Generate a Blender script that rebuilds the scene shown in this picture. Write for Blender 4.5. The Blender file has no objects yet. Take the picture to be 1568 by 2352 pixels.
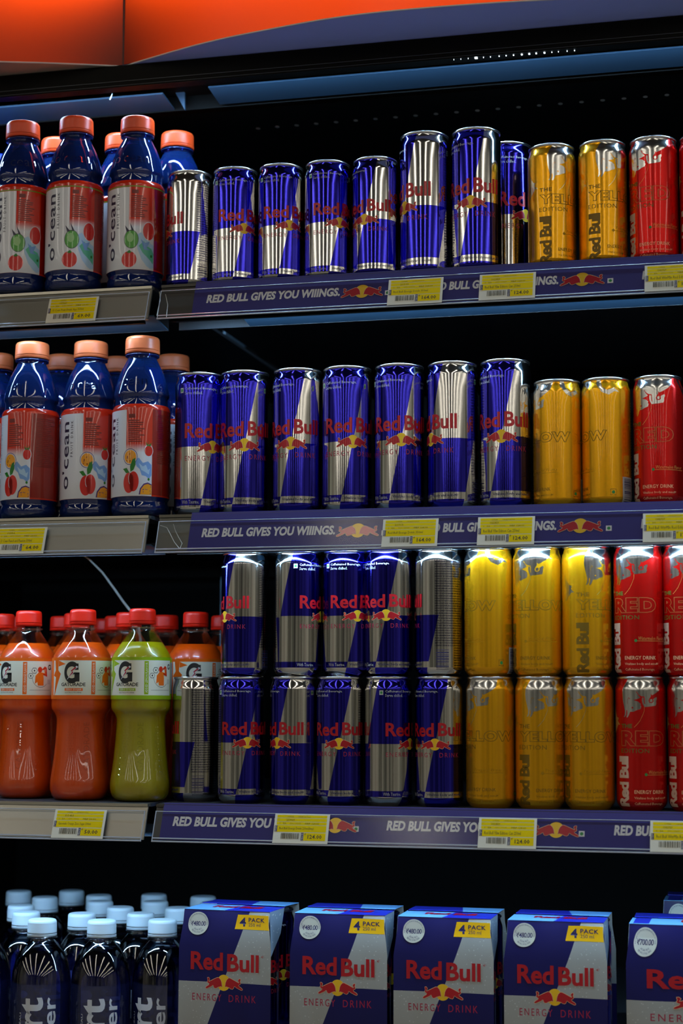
import bpy, bmesh, math, random
from mathutils import Vector, Matrix
from mathutils.geometry import tessellate_polygon
random.seed(7)
PI = math.pi
sc = bpy.context.scene
C = sc.collection
IW, IH, FPX = 1568, 2352, 4000.0

# ------------------------------------------------------------------ camera
yaw, pit, rol = math.radians(13.9), math.radians(6.28), math.radians(0.2)
CAM = Vector((0, 0, 1.3))
F = Vector((-math.sin(yaw) * math.cos(pit), math.cos(yaw) * math.cos(pit), math.sin(pit)))
R0 = Vector((math.cos(yaw), math.sin(yaw), 0))
U0 = R0.cross(F)
RR = R0 * math.cos(rol) + U0 * math.sin(rol)
UU = RR.cross(F)
cd = bpy.data.cameras.new('camera')
cd.sensor_fit = 'VERTICAL'; cd.sensor_height = 36; cd.lens = FPX / IH * 36
cd.dof.use_dof = True; cd.dof.focus_distance = 1.915; cd.dof.aperture_fstop = 4.0
cd.clip_start = .05
cam = bpy.data.objects.new('camera', cd); C.objects.link(cam)
cam.matrix_world = Matrix(((RR.x, UU.x, -F.x, 0), (RR.y, UU.y, -F.y, 0), (RR.z, UU.z, -F.z, 1.3), (0, 0, 0, 1)))
sc.camera = cam

# ------------------------------------------------------------------ light levels
TUBE_W, LED_W, CANOPY_W, WORLD = 6.3, 2.8, 3.2, 0.03
sc.view_settings.view_transform = 'Standard'
sc.view_settings.look = 'None'
sc.view_settings.gamma = 1
sc.view_settings.exposure = 0.0
w = bpy.data.worlds.new('world'); sc.world = w; w.use_nodes = True
w.node_tree.nodes['Background'].inputs[0].default_value = (.9, .95, 1, 1)
w.node_tree.nodes['Background'].inputs[1].default_value = WORLD
sc.cycles.max_bounces = 8; sc.cycles.transparent_max_bounces = 16; sc.cycles.transmission_bounces = 8
sc.cycles.caustics_refractive = False; sc.cycles.caustics_reflective = False
sc.cycles.sample_clamp_indirect = 4

def ray(px, py):
    return F * FPX + RR * (px - IW / 2) - UU * (py - IH / 2)
def at(px, py, Y):            # the point of the vertical plane y = Y seen at a pixel
    d = ray(px, py); return CAM + d * (Y / d.y)
def atz(px, py, Z):           # the point of the level plane z = Z seen at a pixel
    d = ray(px, py); return CAM + d * ((Z - CAM.z) / d.z)

# ------------------------------------------------------------------ materials
class N:
    """tiny wrapper for math nodes"""
    def __init__(s, t, v): s.t = t; s.v = v
    def _op(s, op, b=None, rev=False):
        n = s.t.nodes.new('ShaderNodeMath'); n.operation = op
        a = s
        for i, q in enumerate(((b, a) if rev else (a, b)) if b is not None else (a,)):
            if isinstance(q, N): s.t.links.new(q.v, n.inputs[i])
            else: n.inputs[i].default_value = float(q)
        return N(s.t, n.outputs[0])
    def __add__(s, b): return s._op('ADD', b)
    def __radd__(s, b): return s._op('ADD', b)
    def __sub__(s, b): return s._op('SUBTRACT', b)
    def __rsub__(s, b): return s._op('SUBTRACT', b, True)
    def __mul__(s, b): return s._op('MULTIPLY', b)
    def __rmul__(s, b): return s._op('MULTIPLY', b)
    def gt(s, b): return s._op('GREATER_THAN', b)
    def lt(s, b): return s._op('LESS_THAN', b)
    def fract(s): return s._op('FRACT')
    def mx(s, b): return s._op('MAXIMUM', b)
    def mn(s, b): return s._op('MINIMUM', b)
    def inv(s): return 1 - s
    def ab(s): return s._op('ABSOLUTE')
MATS = {}
def srgb(c):
    return tuple((x / 255 / 12.92 if x / 255 <= .04045 else ((x / 255 + .055) / 1.055) ** 2.4) for x in c)
def mat(name, col=None, rgb=None, **k):
    if name in MATS: return MATS[name]
    m = bpy.data.materials.new(name); m.use_nodes = True
    b = m.node_tree.nodes['Principled BSDF']
    col = srgb(rgb) if rgb else col
    b.inputs['Base Color'].default_value = (*col, 1)
    names = dict(rough='Roughness', metal='Metallic', coat='Coat Weight', coatr='Coat Roughness', trans='Transmission Weight', ior='IOR',
                 spec='Specular IOR Level', sss='Subsurface Weight', alpha='Alpha', emis='Emission Strength')
    for q, v in k.items():
        if q == 'ecol': b.inputs['Emission Color'].default_value = (*v, 1)
        elif q == 'bump': pass
        else: b.inputs[names[q]].default_value = v
    if k.get('sss'): b.inputs['Subsurface Radius'].default_value = (.01, .006, .004)
    if 'bump' in k:
        sca, st = k['bump']
        t = m.node_tree; n = t.nodes.new('ShaderNodeTexNoise'); n.inputs['Scale'].default_value = sca
        tc = t.nodes.new('ShaderNodeTexCoord'); t.links.new(tc.outputs['Object'], n.inputs['Vector'])
        bu = t.nodes.new('ShaderNodeBump'); bu.inputs['Strength'].default_value = st; bu.inputs['Distance'].default_value = .001
        t.links.new(n.outputs['Fac'], bu.inputs['Height']); t.links.new(bu.outputs[0], b.inputs['Normal'])
    MATS[name] = m
    return m
def mixcol(t, fac, a, b):
    n = t.nodes.new('ShaderNodeMix'); n.data_type = 'RGBA'
    t.links.new(fac.v, n.inputs[0])
    for i, q in ((6, a), (7, b)):
        if isinstance(q, tuple): n.inputs[i].default_value = (*q, 1)
        else: t.links.new(q, n.inputs[i])
    return n.outputs[2]

SILVER = (.70, .69, .66)
BLUE = (.017, .010, .50)
def can_silver():
    """aluminium with translucent blue lacquer fields; u = degrees from the sun emblem, v = height (mm on a 141 mm can)"""
    m = mat('printed_aluminium', SILVER, metal=1, rough=.11); t = m.node_tree; b = t.nodes['Principled BSDF']
    uv = t.nodes.new('ShaderNodeUVMap'); sp = t.nodes.new('ShaderNodeSeparateXYZ'); t.links.new(uv.outputs[0], sp.inputs[0])
    th, h = N(t, sp.outputs[0]) * 360 - 180, N(t, sp.outputs[1]) * 141
    ln = (h - 67.4) * .48
    A = (th - ln).gt(0); top = h.gt(67.4)
    inR = (th - ln).lt(112); inL = (th - ln).gt(-119)
    blue = (top * A.inv() * inL).mx(top.inv() * A * inR)
    band = h.gt(10.1) * h.lt(16.6) * inL * inR
    blue = blue + band - blue * band * 2
    base = mixcol(t, blue, SILVER, BLUE)
    # small print of the ingredients: rows of dark words
    rows = (h * (1 / 2.7)).fract()
    n = t.nodes.new('ShaderNodeTexNoise'); n.inputs['Scale'].default_value = 1; n.inputs['Detail'].default_value = 3
    cb = t.nodes.new('ShaderNodeCombineXYZ')
    t.links.new((th * 1.1).v, cb.inputs[0]); t.links.new(((h * (1 / 2.7))._op('FLOOR') * 7.3 + rows * 1.3).v, cb.inputs[1]); t.links.new(cb.outputs[0], n.inputs['Vector'])
    word = N(t, n.outputs['Fac']).gt(.44) * rows.gt(.28) * rows.lt(.86)
    panel = (th.gt(103) * th.lt(175)).mx(th.gt(-172) * th.lt(-142) * h.gt(12)) * h.gt(32) * h.lt(127)
    panel2 = th.gt(150) * th.lt(175) * h.gt(8) * h.lt(33)
    base = mixcol(t, word * panel.mx(panel2) * blue.inv() * .75, base, (.03, .03, .16))
    t.links.new(base, b.inputs['Base Color'])
    # lacquer carries a clear coat
    t.links.new((blue * .6).v, b.inputs['Coat Weight']); b.inputs['Coat Roughness'].default_value = .1
    return m
def clear_plastic(name, tint, gloss=.06, fac=.12, body=None, k=.9):
    """thin moulded plastic: see-through, with a surface gloss"""
    if name in MATS: return MATS[name]
    m = bpy.data.materials.new(name); m.use_nodes = True; t = m.node_tree; t.nodes.clear()
    o = t.nodes.new('ShaderNodeOutputMaterial'); tr = t.nodes.new('ShaderNodeBsdfTransparent'); gl = t.nodes.new('ShaderNodeBsdfGlossy')
    tr.inputs[0].default_value = (*tint, 1); gl.inputs[0].default_value = (1, 1, 1, 1); gl.inputs['Roughness'].default_value = gloss
    fr = t.nodes.new('ShaderNodeFresnel'); fr.inputs[0].default_value = 1.5
    f = (N(t, fr.outputs[0]) * k + fac * .3)._op('MINIMUM', 1.0)
    mx = t.nodes.new('ShaderNodeMixShader'); t.links.new(f.v, mx.inputs[0]); t.links.new(tr.outputs[0], mx.inputs[1]); t.links.new(gl.outputs[0], mx.inputs[2])
    last = mx.outputs[0]
    if body:
        df = t.nodes.new('ShaderNodeBsdfDiffuse'); df.inputs[0].default_value = (*body[0], 1)
        m2 = t.nodes.new('ShaderNodeMixShader'); m2.inputs[0].default_value = body[1]
        t.links.new(last, m2.inputs[1]); t.links.new(df.outputs[0], m2.inputs[2]); last = m2.outputs[0]
    t.links.new(last, o.inputs[0]); MATS[name] = m
    return m
def emissive(name, col, s):
    m = bpy.data.materials.new(name); m.use_nodes = True; t = m.node_tree; t.nodes.clear()
    o = t.nodes.new('ShaderNodeOutputMaterial'); e = t.nodes.new('ShaderNodeEmission')
    e.inputs[0].default_value = (*col, 1); e.inputs[1].default_value = s; t.links.new(e.outputs[0], o.inputs[0]); MATS[name] = m
    return m
M_SIL = can_silver()
M_ALU = mat('bare_aluminium', (.72, .72, .72), metal=1, rough=.2)
M_RED = mat('red_print', (.48, .005, .014), rough=.3, coat=.3, metal=.15)
M_DRED = mat('dark_red_print', (.38, .01, .05), rough=.35)
M_SUN = mat('sun_yellow_print', (.95, .58, .02), rough=.3, metal=.15)
M_CREAM = mat('cream_print', (.85, .55, .3), rough=.35)
M_WHITE = mat('white_print', (.45, .45, .44), rough=.4)
M_GREEN = mat('green_print', (.02, .25, .05), rough=.4)
M_NAVY = mat('navy_print', (.02, .02, .10), rough=.4)
M_BLACK = mat('black_print', (.012, .012, .012), rough=.4)
M_YEL = mat('yellow_can_lacquer', (.92, .43, .004), metal=.75, rough=.24, coat=.3)
M_YDK = mat('olive_print', (.20, .11, .003), metal=.3, rough=.4)
M_YMD = mat('pale_olive_print', (.42, .22, .003), metal=.5, rough=.35)
M_REDC = mat('red_can_lacquer', (.70, .006, .004), metal=.7, rough=.25, coat=.35)
M_GOLD = mat('gold_print', (.55, .28, .06), metal=.3, rough=.4)
M_GLINE = mat('gold_line_print', (.40, .12, .03), metal=.4, rough=.4)
M_DGRN = mat('leaf_green_print', (.03, .14, .01), rough=.5)
M_PSIL = mat('printed_silver', (.66, .65, .62), metal=1, rough=.18)
M_STRIP = mat('violet_card', rgb=(52, 44, 116), rough=.6, spec=.25)
M_STRIP2 = mat('violet_card_dark', rgb=(44, 36, 112), rough=.5)
M_TEXTW = mat('grey_white_print', rgb=(228, 224, 220), rough=.5)
M_TAGW = mat('tag_paper', rgb=(226, 222, 205), rough=.55)
M_TAGY = mat('tag_yellow', rgb=(236, 206, 0), rough=.8, spec=.15)
M_RAILG = mat('rail_grey_metal', rgb=(190, 186, 172), metal=.85, rough=.32)
M_RAILD = mat('rail_dark_plastic', rgb=(70, 68, 62), metal=.3, rough=.4)
M_CLEAR = clear_plastic('clear_rail_plastic', (.97, .97, .98), .12, .0, ((.6, .6, .65), .015), .45)
M_DARK = mat('black_cooler_steel', (.004, .0038, .0034), rough=.6, spec=.1)
M_DECK = mat('dark_shelf_steel', (.05, .055, .065), rough=.5, metal=.3)
M_REFL = mat('led_blue_tint', (.030, .072, .13), rough=.5)  # blue LED light put into the colour of the header reflector
M_REFS = mat('led_blue_tint_shelf', (.06, .15, .27), rough=.5)  # brighter copy for the shelf reflectors, LED light put into its colour
M_LED = emissive('led_chip_light', (.75, .9, 1), 8)

# ------------------------------------------------------------------ mesh helpers
class MB:
    def __init__(s): s.v = []; s.f = []; s.m = []; s.n = []; s.uv = []; s.mats = []
    def mi(s, m):
        if m not in s.mats: s.mats.append(m)
        return s.mats.index(m)
    def add(s, vs, fs, m, ns=None, uvs=None):
        k = len(s.v); s.v += [tuple(v) for v in vs]; i = s.mi(m)
        s.n += list(ns) if ns else [None] * len(vs)
        s.uv += list(uvs) if uvs else [(0, 0)] * len(vs)
        for f in fs: s.f.append(tuple(q + k for q in f)); s.m.append(i)
    def box(s, a, b, m, rot=None, org=(0, 0, 0)):
        vs = [Vector((x, y, z)) for x in (a[0], b[0]) for y in (a[1], b[1]) for z in (a[2], b[2])]
        if rot: vs = [rot @ v for v in vs]
        vs = [v + Vector(org) for v in vs]
        s.add(vs, [(0, 1, 3, 2), (4, 6, 7, 5), (0, 4, 5, 1), (2, 3, 7, 6), (0, 2, 6, 4), (1, 5, 7, 3)], m)
    def lathe(s, prof, m, seg=72, uvh=None, smooth=True, ribs=0, rib=0.0, ribz=None):
        """prof: (z, r) list bottom to top, metres; angle 0 is +x; carries analytic normals and a seam at 180 deg"""
        nrm = []
        for i in range(len(prof)):
            a = prof[max(i - 1, 0)]; b = prof[min(i + 1, len(prof) - 1)]
            d = Vector((b[0] - a[0], b[1] - a[1])); d.normalize() if d.length else None
            nrm.append((d.x, -d.y))           # radial, z
        vs, ns, uvs, fs = [], [], [], []
        for i, (z, r) in enumerate(prof):
            for j in range(seg + 1):
                a = -PI + 2 * PI * j / seg
                rr = r - (rib if ribs and (j % 2) and ribz[0] < z < ribz[1] else 0)
                vs.append((rr * math.cos(a), rr * math.sin(a), z))
                ns.append((nrm[i][0] * math.cos(a), nrm[i][0] * math.sin(a), nrm[i][1]))
                uvs.append((j / seg, z / uvh if uvh else z))
        for i in range(len(prof) - 1):
            for j in range(seg):
                p = i * (seg + 1) + j
                fs.append((p, p + 1, p + seg + 2, p + seg + 1))
        s.add(vs, fs, m, None if ribs or not smooth else ns, uvs)
    def tube(s, pts, r, m, seg=8):
        pts = [Vector(p) for p in pts]; vs, fs = [], []
        for i, p in enumerate(pts):
            d = (pts[min(i + 1, len(pts) - 1)] - pts[max(i - 1, 0)]).normalized()
            a = d.cross(Vector((0, .31, .95))).normalized(); b = d.cross(a)
            for j in range(seg):
                t = 2 * PI * j / seg; vs.append(p + (a * math.cos(t) + b * math.sin(t)) * r)
        for i in range(len(pts) - 1):
            for j in range(seg):
                k = i * seg; fs.append((k + j, k + (j + 1) % seg, k + seg + (j + 1) % seg, k + seg + j))
        fs.append(tuple(range(seg))); fs.append(tuple(len(vs) - 1 - q for q in range(seg)))
        s.add(vs, fs, m)
    def build(s, name, parent=None, smooth=True):
        me = bpy.data.meshes.new(name); me.from_pydata(s.v, [], s.f)
        for m in s.mats: me.materials.append(m)
        me.polygons.foreach_set('material_index', s.m)
        me.polygons.foreach_set('use_smooth', [smooth] * len(s.f))
        u = me.uv_layers.new(name='UVMap')
        u.data.foreach_set('uv', [c for l in me.loops for c in s.uv[l.vertex_index]])
        if any(n is not None for n in s.n):
            me.update()
            vn = [tuple(v.normal) for v in me.vertices]
            me.normals_split_custom_set_from_vertices([n if n is not None else vn[i] for i, n in enumerate(s.n)])
        me.update()
        o = bpy.data.objects.new(name, me); C.objects.link(o)
        if parent: o.parent = parent
        return o
def tag(o, label, cat, group=None, kind=None):
    if label: o['label'] = label
    if cat: o['category'] = cat
    if group: o['group'] = group
    if kind: o['kind'] = kind
    return o
def empty(name, loc, rz=0, label=None, cat=None, group=None):
    o = bpy.data.objects.new(name, None); C.objects.link(o); o.empty_display_size = .02
    o.location = loc; o.rotation_euler = (0, 0, rz)
    return tag(o, label, cat, group)
def dup(root, loc, rz, label, group=None, tilt=(0, 0)):
    r = root.copy(); C.objects.link(r); r.location = loc; r.rotation_euler = (tilt[0], tilt[1], rz); r['label'] = label
    if group: r['group'] = group
    for ch in root.children:
        c = ch.copy(); C.objects.link(c); c.parent = r
        for g in ch.children:
            d = g.copy(); C.objects.link(d); d.parent = c
    return r
_used = set()
def place(proto, loc, rz, label, group=None):
    """first call moves the prototype itself, later calls copy it"""
    if proto.name not in _used:
        _used.add(proto.name); proto.location = loc; proto.rotation_euler = (0, 0, rz); proto['label'] = label
        if group: proto['group'] = group
        return proto
    return dup(proto, loc, rz, label, group)

# ------------------------------------------------------------------ flat artwork: lists of (verts2d, faces)
_tc = {}
def text2d(s, bold=0.0, space=1.0, shear=0.0, res=3):
    key = (s, bold, space, shear, res)
    if key in _tc: return _tc[key]
    cu = bpy.data.curves.new('t', 'FONT'); cu.body = s; cu.size = 1; cu.offset = bold; cu.space_character = space; cu.shear = shear; cu.resolution_u = res
    o = bpy.data.objects.new('t', cu); C.objects.link(o)
    me = bpy.data.meshes.new_from_object(o)
    vs = [(v.co.x, v.co.y) for v in me.vertices]; fs = [tuple(p.vertices) for p in me.polygons]
    bpy.data.objects.remove(o); bpy.data.curves.remove(cu); bpy.data.meshes.remove(me)
    _tc[key] = (vs, fs)
    return _tc[key]
def bbox(vs):
    xs = [v[0] for v in vs]; ys = [v[1] for v in vs]; return min(xs), max(xs), min(ys), max(ys)
def fit(art, x0, x1, y0, y1, rot=False):
    """scale artwork into a box; rot = reads upward"""
    vs, fs = art
    if rot: vs = [(-y, x) for x, y in vs]
    a, b, c, d = bbox(vs)
    return [(x0 + (x - a) / (b - a) * (x1 - x0), y0 + (y - c) / (d - c) * (y1 - y0)) for x, y in vs], fs
def poly(pts):
    t = tessellate_polygon([[Vector((x, y, 0)) for x, y in pts]])
    return list(pts), [tuple(q) for q in t]
def disc(cx, cy, rx, ry=None, n=28, a0=0, a1=360):
    ry = ry or rx
    return poly([(cx + rx * math.cos(math.radians(a0 + (a1 - a0) * i / n)), cy + ry * math.sin(math.radians(a0 + (a1 - a0) * i / n))) for i in range(n if a1 - a0 == 360 else n + 1)])
def rect(x0, x1, y0, y1): return [(x0, y0), (x1, y0), (x1, y1), (x0, y1)], [(0, 1, 2, 3)]
def stroke(pts, wd):
    vs, fs = [], []
    for i, p in enumerate(pts):
        a = pts[max(i - 1, 0)]; b = pts[min(i + 1, len(pts) - 1)]
        dx, dy = b[0] - a[0], b[1] - a[1]; l = math.hypot(dx, dy) or 1
        q = wd[i] / 2 if isinstance(wd, (list, tuple)) else wd / 2
        vs += [(p[0] - dy / l * q, p[1] + dx / l * q), (p[0] + dy / l * q, p[1] - dx / l * q)]
        if i: fs.append((2 * i - 2, 2 * i - 1, 2 * i + 1, 2 * i))
    return vs, fs
def ccw(vs, fs):
    out = []
    for f in fs:
        a = sum(vs[f[i - 1]][0] * vs[f[i]][1] - vs[f[i]][0] * vs[f[i - 1]][1] for i in range(len(f)))
        out.append(f if a > 0 else tuple(reversed(f)))
    return out
def xf(art, f): return [f(*v) for v in art[0]], art[1]
def cut(art, xs, ys=()):
    """slice artwork along vertical (xs) and level (ys) lines so it can be wrapped round a curved wall"""
    bm = bmesh.new(); vv = [bm.verts.new((x, y, 0)) for x, y in art[0]]
    for f in art[1]:
        try: bm.faces.new([vv[i] for i in f])
        except ValueError: pass
    a, b, c, d = bbox(art[0])
    for q, no in [(x, (1, 0, 0)) for x in xs if a < x < b] + [(y, (0, 1, 0)) for y in ys if c < y < d]:
        co = (q, 0, 0) if no[0] else (0, q, 0)
        bmesh.ops.bisect_plane(bm, geom=bm.verts[:] + bm.edges[:] + bm.faces[:], plane_co=co, plane_no=no)
    bm.verts.index_update()
    vs = [(v.co.x, v.co.y) for v in bm.verts]; r = vs, ccw(vs, [tuple(v.index for v in f.verts) for f in bm.faces])
    bm.free()
    return r
def prof_r(prof, z):
    for (z0, r0), (z1, r1) in zip(prof, prof[1:]):
        if z0 <= z <= z1 and z1 > z0:
            t = (z - z0) / (z1 - z0); d = Vector((z1 - z0, r1 - r0)).normalized()
            return r0 + (r1 - r0) * t, (d.x, -d.y)
    return prof[-1][1], (1, 0)
def wrap(mb, art, m, prof, hs, lay=1, seg=72, eps=.00006, tilt=0):
    """lay artwork (x = degrees, y = mm) on a lathed wall with profile prof; hs scales y"""
    st = 360 / seg
    x0, x1, y0, y1 = bbox(art[0])
    xs = [q * st for q in range(math.ceil(x0 / st), math.floor(x1 / st) + 1)]
    a = cut(art, xs, [z / hs for z, r in prof])
    vs, ns = [], []
    for x, y in a[0]:
        r, (nr, nz) = prof_r(prof, y * hs)
        # smooth normal: blend of neighbours in height
        ra, na = prof_r(prof, y * hs + .0006); rb, nb = prof_r(prof, y * hs - .0006)
        nr, nz = nr + na[0] + nb[0], nz + na[1] + nb[1]; l = math.hypot(nr, nz); nr /= l; nz /= l
        t = math.radians(x); k = math.floor(x / st + 1e-6) * st; fr = (x - k) / st
        # follow the facet chord so nothing sinks into the wall
        c0, c1 = math.radians(k), math.radians(k + st)
        ux = math.cos(c0) * (1 - fr) + math.cos(c1) * fr; uy = math.sin(c0) * (1 - fr) + math.sin(c1) * fr
        vs.append((ux * r + nr * math.cos(t) * eps * lay, uy * r + nr * math.sin(t) * eps * lay, y * hs + nz * eps * lay))
        nz += tilt; l = math.hypot(nr, nz); ns.append((nr / l * math.cos(t), nr / l * math.sin(t), nz / l))
    mb.add(vs, a[1], m, ns)
def flat(mb, art, m, fn, nrm=None):
    """lay artwork on a plane: fn(x, y) -> 3D point"""
    vs = [fn(x, y) for x, y in art[0]]
    fs = ccw(art[0], art[1])
    mb.add(vs, fs, m, [tuple(nrm)] * len(vs) if nrm else None)

# ---- the two charging bulls before the sun: unit = sun radius, origin = sun centre
_b = [(15,650),(60,612),(130,575),(150,530),(100,515),(75,480),(100,440),(85,400),(80,362),(120,358),(160,395),(150,430),(128,452),(132,482),(200,452),(330,392),(440,348),(490,352),(545,405),(580,480),(592,550),(604,604),(560,588),(520,600),(462,615),(412,645),(350,655),(310,622),(297,575),(262,572),(230,602),(160,632),(60,675),(22,672)]
BULL = [((x - 655) / 230, (488 - y) / 230) for x, y in _b]
def bulls(put, cx, cy, rx, ry, outline=True):
    """put(art, material, layer)"""
    put(xf(disc(0, 0, 1), lambda x, y: (cx + x * rx, cy + y * ry)), M_SUN, 1)
    for sgn in (1, -1):
        if outline:
            mx_, my_ = sum(p[0] for p in BULL) / len(BULL), sum(p[1] for p in BULL) / len(BULL)
            pts = []
            for i, p in enumerate(BULL):     # outline = polygon pushed outward
                a = BULL[i - 1]; b = BULL[(i + 1) % len(BULL)]; dx, dy = b[0] - a[0], b[1] - a[1]; l = math.hypot(dx, dy)
                pts.append((p[0] - dy / l * .05, p[1] + dx / l * .05))
            put(xf(poly(pts), lambda x, y: (cx + sgn * x * rx, cy + y * ry)), M_CREAM, 2)
        put(xf(poly(BULL), lambda x, y: (cx + sgn * x * rx, cy + y * ry)), M_RED, 3)
def vegmark(put, x, y, w_, h_, lay=1, frame=M_WHITE, dot=M_GREEN):
    put(rect(x, x + w_, y, y + h_), frame, lay)
    put(disc(x + w_ / 2, y + h_ / 2, w_ * .3, h_ * .3, 14), dot, lay + 1)

# ------------------------------------------------------------------ cans
def can_profile(H, R):
    h = H * 1000; r = R * 1000
    p = [(0, r - 6.0), (.6, r - 5.2), (2, r - 4), (4, r - 2.4), (6, r - 1.0), (8, r - .25), (10, r)]
    n = 8
    for i in range(n + 1): p.append((10.01 + (h - 24.01) * i / n, r))
    p += [(h - 11.5, r - .35), (h - 9, r - 1.1), (h - 6.8, r - 1.9), (h - 5, r - 2.4), (h - 3.6, r - 2.55), (h - 3, r - 2.5)]
    return [(a / 1000, b / 1000) for a, b in p]
def lid(H, R, parent):
    r = R * 1000; h = H * 1000
    p = [(h - 3.05, r - 2.5), (h - 2.8, r - 1.9), (h - 2.2, r - 1.35), (h - 1.2, r - 1.1), (h - .4, r - 1.3), (h, r - 1.9), (h - .5, r - 2.5), (h - 3, r - 3.0), (h - 5.5, r - 3.6), (h - 5.6, r - 5), (h - 4.6, r - 5.8), (h - 4.6, 0.01)]
    mb = MB(); mb.lathe([(a / 1000, b / 1000) for a, b in p], M_ALU, 72)
    o = mb.build('lid', parent)
    t = MB(); z = H - .0045
    t.tube([(-.006, 0, z), (-.004, .0055, z), (.003, .007, z), (.010, .006, z), (.0125, 0, z), (.010, -.006, z), (.003, -.007, z), (-.004, -.0055, z), (-.006, 0, z)], .0009, M_ALU, 6)
    t.box((-.006, -.005, z - .0005), (.002, .005, z + .0005), M_ALU)
    t.build('pull_tab', o)
    return o
def base_dome(H, R, parent_mb):
    r = R
    parent_mb.lathe([(.009, .001), (.006, r * .5), (.0015, r - .009), (0, r - .006)], M_ALU, 72)
def red_bull_words(put, s0):
    put(fit(text2d('Red', .028, 1.0), s0 - 68, s0 - 2, 75.6, 90.4), M_RED, 4)
    put(fit(text2d('Bull', .028, 1.0), s0 + 7.5, s0 + 68, 76.2, 90.6), M_RED, 4)
def make_silver_can(name, H, R):
    root = empty(name, (0, 0, 0), cat='can')
    pr = can_profile(H, R); mb = MB(); mb.lathe(pr, M_SIL, 72, uvh=H)
    base_dome(H, R, mb)
    hs = H / 141
    put = lambda a, m, l: wrap(mb, a, m, pr, hs, l)
    red_bull_words(put, 0)
    bulls(put, 0, 67.4, 13.5, 6.4)
    put(fit(text2d('ENERGY', 0, 1.35), -67, -7, 53.6, 58.4), M_DRED, 1)
    put(fit(text2d('DRINK', 0, 1.35), 11, 60, 53.6, 58.4), M_DRED, 1)
    vegmark(put, -83, 120.7, 9.5, 5)
    put(fit(text2d('Caffeinated Beverage.', .0, 1.0, res=1), -69, 8, 122.6, 126), M_WHITE, 1)
    put(fit(text2d('Serve chilled.', .0, 1.0, res=1), -69, -26, 118.6, 121.8), M_WHITE, 1)
    put(fit(text2d('With Taurine.', .0, 1.0, res=1), -74, -31, 11.6, 15.2), M_WHITE, 1)
    put(fit(text2d('Vitalizes body and mind®', .02, 1.0, res=1), -20, 70, 11.6, 15.2), M_NAVY, 1)
    put(fit(text2d('®', 0, res=1), 70, 73, 87, 89), M_RED, 1)
    # bar code printed as level bars
    rnd = random.Random(3); y = 8.0
    while y < 29.5:
        t = rnd.choice((.4, .5, .9, 1.2)); put(rect(106, 136, y, y + t), M_NAVY, 1); y += t + rnd.choice((.5, .7, 1.1))
    put(fit(text2d('Shake Hands', .02, 1.0, res=1), 93, 101, 9, 21, True), M_NAVY, 1) if False else None
    mb.build('body', root); lid(H, R, root)
    return root
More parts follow.
